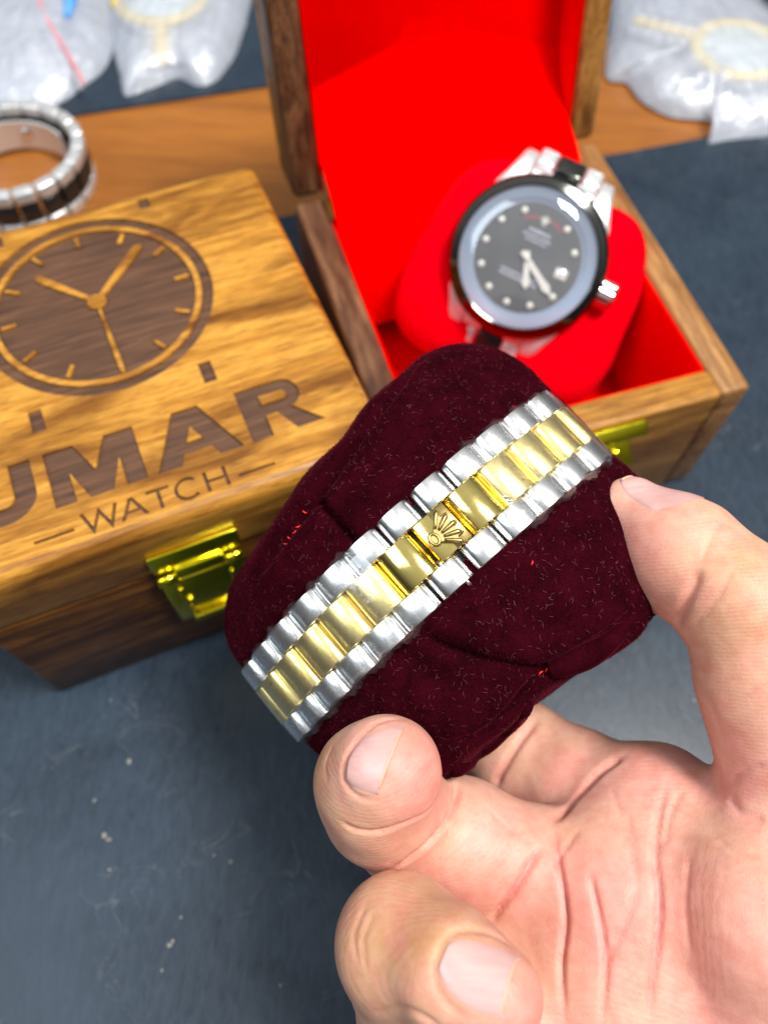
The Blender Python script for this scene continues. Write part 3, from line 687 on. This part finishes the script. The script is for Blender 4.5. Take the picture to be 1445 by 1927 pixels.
# pile: short fibres all over, and pale lint
PV, PF = V, Fc
Qd = np.array([f for f in Fc if len(f) == 4]); tri = np.concatenate([Qd[:, [0, 1, 2]], Qd[:, [0, 2, 3]]])
ar = np.linalg.norm(np.cross(V[tri[:, 1]]-V[tri[:, 0]], V[tri[:, 2]]-V[tri[:, 0]]), axis=1)
cenT = V[tri].mean(1); nT = np.cross(V[tri[:, 1]]-V[tri[:, 0]], V[tri[:, 2]]-V[tri[:, 0]]); nT /= np.linalg.norm(nT, axis=1)[:, None]+1e-9
face = ((CAM-cenT)*nT).sum(1) > -60; pr = ar*face; pr /= pr.sum()
def scatter(n):
    k = rng.choice(len(tri), n, p=pr); u = rng.random((n, 2)); f = u.sum(1) > 1; u[f] = 1-u[f]
    a, b, c = V[tri[k, 0]], V[tri[k, 1]], V[tri[k, 2]]; return a+(b-a)*u[:, :1]+(c-a)*u[:, 1:], nT[k]
n = 150000; P, Nq = scatter(n); lean = (vnoise(P, 4)[:, None]*np.array([.5, .3, .2])+rng.normal(0, .45, (n, 3)))
dirn = Nq+lean; dirn /= np.linalg.norm(dirn, axis=1)[:, None]; Ln = rng.uniform(.15, .45, n)[:, None]
side = np.cross(dirn, rng.normal(size=(n, 3))); side /= np.linalg.norm(side, axis=1)[:, None]
VV = np.concatenate([P-side*.045-Nq*.05, P+side*.045-Nq*.05, P+dirn*Ln]); FF = np.stack([np.arange(n), np.arange(n)+n, np.arange(n)+2*n], 1)
tag(obj('pile', VV, FF, M_pile, cu, world=True, smooth=False), kind='stuff')
mb = MB(); n = 3600; P, Nq = scatter(n)
VL = []; FL = []; nv = 0
for p, q in zip(P, Nq):
    L = random.uniform(.35, 1.15); d0 = np.cross(q, rng.normal(size=3)); d0 /= np.linalg.norm(d0); sd = np.cross(d0, q); x = p+q*.45; pl = []
    k = 5; cv = rng.normal(0, 1.3)
    for i in range(k):
        pl.append(x); x = x+(d0+sd*cv*i*.35+q*(.25-.15*i))*L/k
    pl = np.array(pl); VL += [pl-sd*.022, pl+sd*.022]; FL += [[nv+i, nv+i+1, nv+k+i+1, nv+k+i] for i in range(k-1)]; nv += 2*k
tag(obj('lint', np.concatenate(VL), FL, M_lint, cu, world=True, smooth=False), kind='stuff')
bvp = BVHTree.FromPolygons(V.tolist(), [list(f) for f in Fc])
for x, y in ((573, 963), (560, 990), (553, 1000), (545, 1012), (538, 1022), (1018, 1268), (1030, 1262), (1045, 1247), (1000, 1060)):
    h = bvp.ray_cast(Vector(CAM), Vector(ray(x, y)).normalized())
    if h[0] is None: continue
    p = np.array(h[0]); q = np.array(h[1]); q = q if q@(CAM-p) > 0 else -q; d0 = np.cross(q, rng.normal(size=3)); d0 /= np.linalg.norm(d0)
    obj('stitch', *tube([p-d0*.5+q*.1, p+q*.5, p+d0*.5+q*.2], [.12, .16, .1], 6), M_thread, cu, world=True)

# ------------------------------------------------------------------ hand: one continuous skin from a blended distance field
def J(px, py, d, rp): return (pix(px, py, d), rp*d/F)
thumb = [J(1500, 1500, 141, 132), J(1436, 1290, 139, 116), J(1388, 1130, 140, 112), J(1278, 1043, 146, 108), J(1184, 960, 152, 64)]
index = [J(1225, 1555, 157, 122), J(1095, 1483, 168, 103), J(975, 1420, 178, 97), J(850, 1330, 196, 84), J(800, 1240, 202, 70)]
middle = [J(1150, 1690, 147, 125), J(1010, 1640, 151, 112), J(870, 1582, 151, 108), J(772, 1556, 150, 106), J(722, 1512, 143, 110), J(706, 1474, 138, 109), J(728, 1450, 133, 103)]
ringf = [J(1150, 1850, 143, 125), J(1000, 1905, 143, 112), J(790, 1905, 138, 112), J(756, 1776, 126, 119), J(850, 1825, 117, 107), J(932, 1872, 113, 91)]
pinky = [J(1190, 2020, 141, 112), J(1000, 2090, 141, 100), J(850, 2120, 134, 95), J(840, 2090, 122, 92), J(920, 2150, 114, 80)]
wr1, wr2, wr3 = J(1560, 2120, 142, 215), J(1500, 2200, 142, 205), J(1850, 2500, 150, 250)
th0, th1 = J(1440, 1730, 133, 150), J(1530, 1960, 136, 190)
palm = [(index[0], th0), (index[0], wr1), (middle[0], wr1), (ringf[0], wr1), (pinky[0], wr2), (th0, th1), (th1, wr1), (wr1, wr3), (wr2, wr3), (index[0], middle[0]), (middle[0], ringf[0]), (ringf[0], pinky[0]), (J(1020, 1790, 147, 95), J(880, 1800, 149, 88))]
allj = thumb+index+middle+ringf+pinky+[wr1, wr2, wr3, th0, th1]
lo = np.min([p-r for p, r in allj], 0)-3; hi = np.max([p+r for p, r in allj], 0)+3
RES = .6
ax_ = [np.arange(l, h+RES, RES, dtype=np.float32) for l, h in zip(lo, hi)]; shp = tuple(len(a) for a in ax_)
BIG = 40.
def blk(a, b, mg=14):
    l = np.minimum(a[0]-a[1], b[0]-b[1])-mg; h = np.maximum(a[0]+a[1], b[0]+b[1])+mg
    return tuple(slice(max(0, int((l[i]-lo[i])/RES)), min(shp[i], int((h[i]-lo[i])/RES)+2)) for i in range(3))
def cone(a, b, sl):
    X = ax_[0][sl[0]][:, None, None]-a[0][0]; Y = ax_[1][sl[1]][None, :, None]-a[0][1]; Z = ax_[2][sl[2]][None, None, :]-a[0][2]
    ba = b[0]-a[0]; L2 = float(ba@ba)+1e-6; h = np.clip((X*ba[0]+Y*ba[1]+Z*ba[2])/L2, 0, 1).astype(np.float32)
    dx, dy, dz = X-h*ba[0], Y-h*ba[1], Z-h*ba[2]
    return np.sqrt(dx*dx+dy*dy+dz*dz)-(a[1]+(b[1]-a[1])*h)
def smin(a, b, k):
    h = np.maximum(k-np.abs(a-b), 0)/k; return np.minimum(a, b)-h*h*k*.25
def chain(segs, k):
    D = np.full(shp, BIG, np.float32)
    for a, b in segs:
        sl = blk(a, b); D[sl] = smin(D[sl], cone(a, b, sl), k)
    return D
D = chain(palm, 9.)
for fng, k in ((thumb, 7.), (index, 3.2), (middle, 2.4), (ringf, 2.4), (pinky, 2.4)):
    D = smin(D, chain(list(zip(fng[:-1], fng[1:])), 3.0), k)
def surface_nets(D):
    S = D < 0; nx, ny, nz = D.shape
    c = np.zeros((nx-1, ny-1, nz-1), np.int8)
    for i in (0, 1):
        for j in (0, 1):
            for k in (0, 1): c += S[i:nx-1+i, j:ny-1+j, k:nz-1+k]
    act = (c > 0) & (c < 8); I = np.argwhere(act); idm = np.full(act.shape, -1, np.int64); idm[act] = np.arange(len(I))
    P = np.zeros((len(I), 3)); cnt = np.zeros(len(I))
    cs = [(i, j, k) for i in (0, 1) for j in (0, 1) for k in (0, 1)]
    for a in cs:
        for axn in range(3):
            if a[axn]: continue
            b = list(a); b[axn] = 1
            va = D[I[:, 0]+a[0], I[:, 1]+a[1], I[:, 2]+a[2]]; vb = D[I[:, 0]+b[0], I[:, 1]+b[1], I[:, 2]+b[2]]
            m = (va < 0) != (vb < 0); t_ = va/(va-vb+1e-12); q = np.tile(np.array(a, float), (len(I), 1)); q[:, axn] += t_
            P[m] += q[m]; cnt[m] += 1
    P = I+P/cnt[:, None]; Q = []
    for axn in range(3):
        u, v = [(1, 2), (2, 0), (0, 1)][axn]
        s0 = [slice(1, -1)]*3; s0[axn] = slice(0, -1); s1 = [slice(1, -1)]*3; s1[axn] = slice(1, None)
        A, B = S[tuple(s0)], S[tuple(s1)]; E_ = np.argwhere(A != B); fl = A[tuple(E_.T)]
        off = np.array([1, 1, 1]); off[axn] = 0; E_ = E_+off
        def cell(du, dv): w_ = E_.copy(); w_[:, u] -= du; w_[:, v] -= dv; return idm[tuple(w_.T)]
        q = np.stack([cell(1, 1), cell(0, 1), cell(0, 0), cell(1, 0)], 1); q[~fl] = q[~fl][:, ::-1]; Q.append(q)
    return P*RES+lo, np.concatenate(Q)
HV, HF = surface_nets(D)
def relax(V, Q, n, f=.5):
    for _ in range(n):
        A = np.zeros_like(V); c = np.zeros(len(V))
        for k in range(4):
            np.add.at(A, Q[:, k], V[Q[:, (k+1) % 4]]); np.add.at(A, Q[:, k], V[Q[:, (k-1) % 4]]); np.add.at(c, Q[:, k], 2)
        V = V+f*(A/c[:, None]-V)
    return V
HV = relax(HV, HF, 6)
hn = mesh_normals(HV, HF)
HV = HV+hn*(vnoise(HV, 9)*.28+vnoise(HV+30, 4)*.10)[:, None]
HV = carve(HV, HF, [
    ([(862, 1468), (858, 1510), (835, 1555), (800, 1595), (742, 1640)], 1.5, .6),      # middle finger, middle joint
    ([(640, 1545), (668, 1562), (710, 1566), (757, 1552), (801, 1532), (825, 1500)], .8, .45),
    ([(1013, 1600), (985, 1650), (955, 1695), (920, 1735)], 1.2, .6),                    # root of the middle finger
    ([(1012, 1352), (975, 1400), (945, 1450), (930, 1482)], 1.0, .8),                   # index finger
    ([(1170, 1425), (1130, 1450), (1085, 1500), (1040, 1548)], 1.2, 1.0),
    ([(1040, 1545), (1046, 1600), (1058, 1670), (1064, 1740), (1056, 1820), (1062, 1927)], .9, .6),
    ([(1108, 1640), (1120, 1690), (1132, 1750), (1140, 1815), (1132, 1927)], .85, .5),
    ([(1200, 1672), (1180, 1730), (1160, 1775), (1141, 1815)], .5, .6),
    ([(1255, 1470), (1238, 1545), (1233, 1617), (1240, 1690), (1236, 1780), (1226, 1870), (1222, 1927)], 1.0, .6),
    ([(1290, 1480), (1262, 1530), (1248, 1600)], .4, .5),
    ([(1268, 1178), (1283, 1150), (1298, 1118), (1318, 1066)], .9, .9),                 # thumb joint
    ([(1320, 1060), (1345, 1000), (1375, 985)], .25, .4), ([(1300, 1180), (1340, 1140), (1380, 1070)], .25, .4),
    ([(1372, 1500), (1395, 1530), (1440, 1545)], .5, .8), ([(1375, 1470), (1400, 1450), (1440, 1440)], .35, .6),
    ([(1310, 1290), (1340, 1330), (1360, 1400)], .2, .5),
    ([(672, 1810), (666, 1760), (690, 1700)], .25, .4), ([(690, 1830), (684, 1770), (705, 1715)], .2, .35),
    ([(618, 1470), (612, 1440), (628, 1400)], .2, .35),
    ([(905, 1505), (940, 1545), (985, 1580)], .2, .4), ([(870, 1600), (905, 1570)], .15, .3),
    ([(700, 1915), (760, 1900), (830, 1935)], .5, .6),
    ([(713, 1503), (685, 1504), (660, 1490), (646, 1462), (650, 1430), (675, 1390), (715, 1358), (771, 1352)], .45, .45),   # folds around the nails
    ([(985, 1800), (930, 1760), (880, 1750), (845, 1762), (822, 1800), (816, 1845), (842, 1890), (890, 1922)], .45, .45),
    ([(1090, 1560), (1062, 1600), (1040, 1640)], .3, .5), ([(1180, 1520), (1190, 1600), (1200, 1672)], .35, .6), ([(1150, 1480), (1170, 1540), (1180, 1600)], .25, .5),
    ([(1300, 1600), (1290, 1700), (1300, 1800)], .25, .6), ([(1330, 1560), (1380, 1600), (1430, 1610)], .25, .5)])
crease = np.clip(carve.D/.8, 0, 1)
hbv = BVHTree.FromPolygons(HV.tolist(), HF.tolist())
t = NT('skin'); v = t.coord((1, 1, 1))
big = t.noise(v, .055, 3, .5, .4); mid = t.noise(v, .35, 3, .6); 
col = t.ramp(big, [(.32, (.70, .415, .265)), (.5, (.73, .39, .285)), (.68, (.72, .325, .265))])
att = t.n('Attribute', attribute_name='blush'); blush = t.mix(att.outputs['Fac'], col, (.70, .225, .20))
att2 = t.n('Attribute', attribute_name='tan'); blush = t.mix(att2.outputs['Fac'], blush, (.50, .265, .085))
red = t.ramp(t.noise(t.coord((1, 1, 1)), .14, 4, .65, .8), [(.44, (0,)*3), (.68, (.6,)*3)]); blush = t.mix(red, blush, (.68, .235, .19))
col = t.mix(.22, blush, t.ramp(mid, [(.35, (.55, .24, .15)), (.65, (.82, .50, .38))]))
dn = t.ramp(t.noise(t.coord((1.1, .7, .9)), 1.1, 3, .7, .6), [(.64, (0,)*3), (.70, (.45,)*3)]); att3 = t.n('Attribute', attribute_name='dry')
dm = t.n('Math', operation='MULTIPLY'); t.l(dn, dm.inputs[0]); t.l(att3.outputs['Fac'], dm.inputs[1]); col = t.mix(dm.outputs[0], col, (.78, .56, .46))
wv = t.n('TexVoronoi', feature='DISTANCE_TO_EDGE'); t.l(t.coord((1.5, .9, 1.2), (.3, .2, .6)), wv.inputs['Vector']); wv.inputs['Scale'].default_value = 1.1
cells = t.ramp(wv.outputs['Distance'], [(0, (0,)*3), (.12, (1,)*3)])
wav = t.n('TexWave', wave_type='RINGS'); t.l(t.coord((1, 1.15, .9), (.5, .3, .2)), wav.inputs['Vector']); wav.inputs['Scale'].default_value = .42; wav.inputs['Distortion'].default_value = 5; wav.inputs['Detail'].default_value = 2; wav.inputs['Detail Scale'].default_value = .4
bp = t.bump(cells, .18, .12); bp = t.bump(wav.outputs['Fac'], .2, .09, bp); bp = t.bump(t.noise(t.coord((.6, 2.4, 1.5), (.2, .4, .7)), 1.2, 3, .6, .6), .16, .14, bp); bp = t.bump(mid, .2, .35, bp); bp = t.bump(t.noise(t.coord((1, 1, 1)), 2.2, 2, .6), .14, .12, bp)
t.set(Base_Color=col, Roughness=t.ramp(mid, [(.3, (.42,)*3), (.7, (.56,)*3)]), Normal=bp, Subsurface_Weight=.28, Subsurface_Radius=(1., .35, .2), Subsurface_Scale=.0022, Specular_IOR_Level=.4); M_skin = t.m
hand = obj('hand', HV-pix(1200, 1700, 150), HF, M_skin); hand.location = [v*.001 for v in pix(1200, 1700, 150)]; INFO[hand] = (pix(1200, 1700, 150), 0)
tag(hand, 'right hand with palm up pinching the maroon cushion between thumb and fingers', 'hand')
def near(P, c, r): return np.exp(-(np.linalg.norm(P-c, axis=1)/r)**2)
bl = np.zeros(len(HV))
for c, r, k in ((pix(790, 1450, 128), 9, .9), (pix(1010, 1880, 108), 6, .7), (pix(1190, 1060, 140), 8, .7), (pix(960, 1640, 140), 10, .5), (pix(1060, 1440, 158), 7, .5), (pix(1140, 1700, 135), 12, .55), (pix(1330, 1850, 122), 16, .5), (pix(1300, 1350, 132), 10, .3)): bl += k*near(HV, c, r)
bl = np.clip(bl, 0, 1)+crease*.45
tn = np.zeros(len(HV))
for c, r, k in ((pix(630, 1450, 138), 7, .95), (pix(700, 1580, 145), 8, .5), (pix(690, 1760, 122), 12, .55), (pix(760, 1750, 112), 9, .45), (pix(1400, 1080, 130), 12, .5), (pix(1420, 1250, 130), 10, .35), (pix(850, 1750, 112), 10, .3)): tn += k*near(HV, c, r)
dry = near(HV, pix(1395, 1590, 128), 9)+.8*near(HV, pix(1440, 1720, 122), 7)+.8*near(HV, pix(790, 1440, 125), 5)+.6*near(HV, pix(1220, 1610, 138), 5)
for nm, arr in (('blush', bl), ('tan', tn), ('dry', dry)):
    at = hand.data.attributes.new(nm, 'FLOAT', 'POINT'); at.data.foreach_set('value', np.clip(arr, 0, 1).astype(np.float32))
# nails: curved plates lying in the skin, with a pale free edge
t = NT('finger nail'); vv = t.noise(t.coord((.12, .8, .8), (0, 0, .6)), 1, 2)
t.set(Base_Color=t.ramp(vv, [(.3, (.62, .35, .32)), (.7, (.68, .42, .38))]), Roughness=.34, Subsurface_Weight=.2, Subsurface_Radius=(1, .4, .3), Subsurface_Scale=.001, Coat_Weight=.2); M_nail = t.m
M_edge = plain('nail free edge', (.70, .45, .28), .5)
def hit(x, y):
    r = ray(x, y); h = hbv.ray_cast(Vector(CAM), Vector(r).normalized())
    if h[0] is None:          # just past the outline: take the nearest skin
        h = hbv.find_nearest(Vector(CAM+r*140))
        return np.array(h[0]), np.array(h[1])
    n = np.array(h[1]); n = n if n@r < 0 else -n
    return np.array(h[0]), n
def nail(left, right, lift=.30, nu=22):
    """left/right: matching picture outlines from cuticle to free edge along both nail sides; the plate is laid on the skin there"""
    Lp, Rp = catmull(np.array(left, float), 6), catmull(np.array(right, float), 6); rows = []
    for a, b in zip(Lp, Rp):
        row = []
        for u in np.linspace(0, 1, nu):
            p, n = hit(*(a+(b-a)*u))
            row.append(p)
        rows.append(row)
    G = np.array(rows)
    for _ in range(14):        # smooth the plate
        H_ = G.copy(); H_[1:-1, 1:-1] = (G[:-2, 1:-1]+G[2:, 1:-1]+G[1:-1, :-2]+G[1:-1, 2:])/4
        H_[0, 1:-1] = (G[0, :-2]+G[0, 2:]+G[1, 1:-1])/3; H_[-1, 1:-1] = (G[-1, :-2]+G[-1, 2:]+G[-2, 1:-1])/3; G = H_
    du = np.gradient(G, axis=1); dv = np.gradient(G, axis=0); N = np.cross(du, dv); N /= np.linalg.norm(N, axis=2)[..., None]+1e-9
    if (N*(CAM-G)).sum() < 0: N = -N
    nr = len(G); uu = np.linspace(-1, 1, nu)[None, :]; vv_ = np.linspace(0, 1, nr)[:, None]
    edge = np.clip((1-np.abs(uu)**6), 0, 1)*np.clip(vv_*7, 0, 1)
    top = G+N*((lift*(.05+.95*edge)-.25*(1-edge)+.25*vv_**6)[..., None]); bot = G-N*.5
    return top, bot, N
def build_nail(left, right, lift=.3):
    top, bot, N = nail(left, right, lift); nr, nu, _ = top.shape
    V = np.concatenate([top.reshape(-1, 3), bot.reshape(-1, 3)]); off = nr*nu; Fc = []
    for i in range(nr-1):
        for j in range(nu-1):
            a = i*nu+j; Fc.append([a, a+1, a+nu+1, a+nu]); Fc.append([off+a, off+a+nu, off+a+nu+1, off+a+1])
    rim = [j for j in range(nu)]+[i*nu+nu-1 for i in range(1, nr)]+[(nr-1)*nu+j for j in range(nu-2, -1, -1)]+[i*nu for i in range(nr-2, 0, -1)]
    for a, b in zip(rim, rim[1:]+rim[:1]): Fc.append([a, off+a, off+b, b])
    o = obj('nail', V, Fc, M_nail, hand, world=True)
    E = top[-1]-N[-1]*.12; V, F2 = tube(E[2:-2], np.r_[.08, np.full(nu-6, .15), .08], 8)
    obj('nail_edge', V, F2, M_edge, o, world=True)
build_nail([(655, 1440), (664, 1412), (690, 1380), (728, 1364), (771, 1359)], [(652, 1460), (656, 1478), (670, 1492), (690, 1499), (713, 1497)], .5)
build_nail([(838, 1780), (852, 1768), (880, 1758), (930, 1768), (985, 1808)], [(822, 1815), (824, 1842), (846, 1880), (890, 1912), (955, 1922)], .3)
# thumb nail: seen almost edge on, a curved plate on the back of the last joint
TA = thumb[4][0]-thumb[3][0]; TLn = np.linalg.norm(TA); TA /= TLn
TD = .77*rt*.9+.63*up*1.15-fw*.75; TD -= TA*(TD@TA); TD /= np.linalg.norm(TD); TS = np.cross(TA, TD)
G = []
for v_ in np.linspace(0, 1, 20):
    q = thumb[3][0]+TA*(TLn*.30+v_*12.6); f_ = np.clip((.30*TLn+v_*12.6)/TLn, 0, 1.1); rr_ = thumb[3][1]+(thumb[4][1]-thumb[3][1])*f_
    hw = math.radians(50)*(1-.35*abs(2*v_-1)**4); row = []
    for u_ in np.linspace(-1, 1, 21):
        a = u_*hw*(1 if v_ > .25 else (.55+.45*(v_/.25)**.5)); dv_ = math.cos(a)*TD+math.sin(a)*TS
        h_ = hbv.ray_cast(Vector(q), Vector(dv_)); row.append(q+((h_[3] if h_[0] is not None else rr_)+.22)*dv_)
    G.append(row)
G = np.array(G)
R = [np.concatenate([g, (g-TD*1.2)[::-1]]) for g in G]
tnail = obj('nail', *loft(R), M_nail, hand, world=True, sharp=60)
obj('nail_edge', *tube(G[-1][1:-1], .2, 8), M_edge, tnail, world=True)

# ------------------------------------------------------------------ things at the back of the table
def ring_links(name, label, centre, r, hgt, ry, a0, a1, n):
    w_ = thing(name, label, 'watch bracelet', centre)
    cx_, cy_, cz_ = centre
    for k in range(n):
        a = a0+(a1-a0)*(k+.5)/n; L = abs(a1-a0)/n*r*.90
        x, y = cx_+r*math.cos(a), cy_+ry*math.sin(a); tx, ty = -r*math.sin(a), ry*math.cos(a); tl = math.hypot(tx, ty); tx, ty = tx/tl, ty/tl
        for z0, z1, mt, nm, pr_ in ((0, hgt*.27, M_case, 'steel_link', 0), (hgt*.28, hgt*.72, M_blackl, 'black_link', -.1), (hgt*.73, hgt, M_case, 'steel_link', 0)):
            V, Fc = rbox(-L/2, L/2, -2.2, 3.0+pr_, z0, z1, 1.0, 3)
            V = np.c_[cx_+0*V[:, 0]+(x-cx_)+V[:, 0]*tx+V[:, 1]*ty, y+V[:, 0]*ty-V[:, 1]*tx, cz_+V[:, 2]]
            obj(nm, V, Fc, mt, w_, world=True)
    return w_
bc_ = pixz(12, 285, 16); bc_[2] = -1.3
rl = ring_links('watch_bracelet', 'silver and black metal bracelet standing on its edge behind the closed box', bc_, 28.5, 20, 27, -PI, PI, 20)
aa = np.linspace(.7, 2.9, 28); R = []
for a in aa:
    x, y = bc_[0]+23*math.cos(a), bc_[1]+21.5*math.sin(a); ux, uy = math.cos(a), math.sin(a)
    R.append(np.array([(x, y, bc_[2]+2.5), (x+ux, y+uy, bc_[2]+2.5), (x+ux, y+uy, bc_[2]+15), (x, y, bc_[2]+15)]))
cpx = obj('clasp', *loft(R), M_case, rl, world=True, sharp=40)
a = 1.55; p = np.array([bc_[0]+22.7*math.cos(a), bc_[1]+21.2*math.sin(a), bc_[2]+9.5])
V, Fc = lathe([(.05, .9), (1.2, .8), (2.2, .5), (2.6, 0)], 20); obj('clasp_button', np.c_[p[0]+V[:, 0], p[1]-V[:, 2], p[2]+V[:, 1]], Fc, M_steel, cpx, world=True)

def bagged_watch(label, cpx_, r, ang, nlink, along, z, green=None):
    c = pixz(*cpx_, z); w_ = thing('wristwatch', label, 'watch', (c[0], c[1], 0), 0)
    tr_ = lambda V: np.asarray(V, float)+c
    obj('case', tr_(lathe([(.5, -6), (r*.93, -6), (r*.97, -1), (.5, -1)], 48)[0]), lathe([(1, 0)]*4, 48)[1], M_steel, w_, world=True)
    V, Fc = lathe([(r*.77, -.5), (r*.78, 1.2), (r*.86, 1.9), (r, .9), (r, -1), (r*.78, -1.2), (r*.77, -.5)], 64); obj('bezel', tr_(V), Fc, M_goldy, w_, world=True)
    V, Fc = lathe([(.05, .4), (r*.76, .4), (r*.77, -.5), (.05, -.6)], 48); obj('dial', tr_(V), Fc, M_pdial, w_, world=True)
    for sgn in along:
        for k in range(nlink):
            for v0, v1, mt, nm in ((-9, -3.4, M_steel, 'steel_link'), (-3.2, 3.2, M_goldy, 'gold_link'), (3.4, 9, M_steel, 'steel_link')):
                V, Fc = rbox(-2.9, 2.9, v0, v1, -4-k*.5, 0-k*.5, 1.2, 3); V[:, 0] = sgn*(V[:, 0]+r+2.5+k*6.1)
                c_, s_ = math.cos(ang), math.sin(ang); V = np.c_[V[:, 0]*c_-V[:, 1]*s_, V[:, 0]*s_+V[:, 1]*c_, V[:, 2]]
                if sgn < 0: Fc = [f[::-1] for f in Fc]
                obj(nm, tr_(V), Fc, mt, w_, world=True)
    return w_
M_goldy = plain('yellow gold plate', (.90, .66, .12), .4, .1); M_pdial = plain('pale dial', (.62, .70, .70), .4)
bagged_watch('gold bezel watch in the middle plastic bag at the back', (302, -8), 24, -1.42, 4, (1,), 7)
bagged_watch('gold bezel watch in the plastic bag to the right of the open box', (1392, 92), 23.5, 2.62, 5, (1,), 8.5)
def bag(label, outline, hmax, seed, zsh=.6):
    P = catmull(np.array([pixz(x, y, 2)[:2] for x, y in outline]), 8, True); c = P.mean(0); n = len(P); R = []
    w_ = thing('plastic_bag', label, 'plastic bag', (c[0], c[1], 0), 0, 'clear plastic bags at the back')
    rr = np.linspace(1, .03, 46)
    for r in rr:
        q = c+(P-c)*r; h = hmax*(1-r**3.2)**.7+zsh
        q3 = np.c_[q, np.full(n, h)]; s = q3+seed*13.1
        amp = min(1, (1-r)*6)
        fold = np.abs(vnoise(s*np.array([1, 1, 0]), 26))*1.8+np.abs(vnoise(s*np.array([1.4, .7, 0])+9, 8))*1.5
        q3[:, 2] += amp*(fold-.3)+.12*amp*vnoise(s, 4); q3[:, :2] += (vnoise(s+40, 9)*.9)[:, None]*min(1, r*1.5); q3[:, 2] = np.maximum(q3[:, 2], .4)
        R.append(q3)
    V, Fc = loft(R, False, True); obj('film', V, [f[::-1] for f in Fc], M_bag, w_, world=True)
    b = np.c_[P, np.full(n, .35)]; b2 = np.c_[P, np.full(n, .15)]
    V, Fc = loft([b2, b]); obj('film', V, Fc, M_bag, w_, world=True)
    return w_, V
lb, _ = bag('milky plastic bag with a red line in the far left corner', [(0, 205), (45, 204), (85, 196), (122, 180), (160, 152), (190, 128), (208, 95), (214, 45), (208, -20), (190, -110), (60, -190), (-120, -180), (-200, -60), (-160, 90), (-80, 180)], 13, 1)
P = np.array([pixz(x, y, 14.5) for x, y in ((62, -40), (80, 15), (105, 60), (130, 100), (150, 135))]); P = catmull(P, 5); P[:, 2] = np.linspace(15.5, 9, len(P))
obj('zip_line', *tube(P, .8, 6), plain('red zip line', (.85, .25, .28), .4), lb, world=True)
P = np.array([pixz(x, y, 13) for x, y in ((140, -30), (132, 0), (126, 30))]); o = obj('tag_strip', *tube(P, [3.0, 3.4, 1.6], 8), plain('blue strip', (.10, .35, .80), .4), lb, world=True)
bag('clear plastic bag with a gold watch, left of the raised lid', [(222, 128), (233, 172), (262, 166), (300, 152), (335, 140), (370, 154), (402, 147), (428, 118), (446, 85), (470, 0), (478, -90), (340, -150), (215, -120), (205, 20), (212, 90)], 12, 2)
bag('clear plastic bag with a gold watch, right of the raised lid', [(1165, -60), (1150, 40), (1142, 135), (1182, 150), (1206, 180), (1245, 205), (1284, 216), (1346, 222), (1342, 243), (1336, 262), (1380, 256), (1445, 250), (1560, 240), (1610, 150), (1520, 75), (1450, 20), (1395, -30), (1300, -110)], 14, 3)
# crumbs on the mat
mb = MB()
for x, y, r in ((205, 1580, .9), (196, 1573, .7), (206, 1637, .6), (243, 1433, .7), (178, 1507, .45), (318, 1780, .8), (325, 1772, .5), (403, 1610, .5), (435, 1622, .5), (208, 1318, .4), (340, 1727, .4), (305, 1827, .35), (528, 1855, .35), (438, 1545, .35), (1305, 1318, .5), (1215, 1350, .4)):
    p = pixz(x, y, .2); V, Fc = lathe([(.05, -.5), (.8, -.3), (1, .1), (.6, .5), (.05, .6)], 7); V = V*r*np.array([1, random.uniform(.6, 1.4), .5])+rng.normal(0, .12*r, V.shape); mb.add(V+p, Fc)
o = mb.build('crumbs', plain('pale crumb', (.26, .25, .22), .8)); tag(o, 'pale crumbs scattered on the black mat', 'crumbs', kind='stuff')
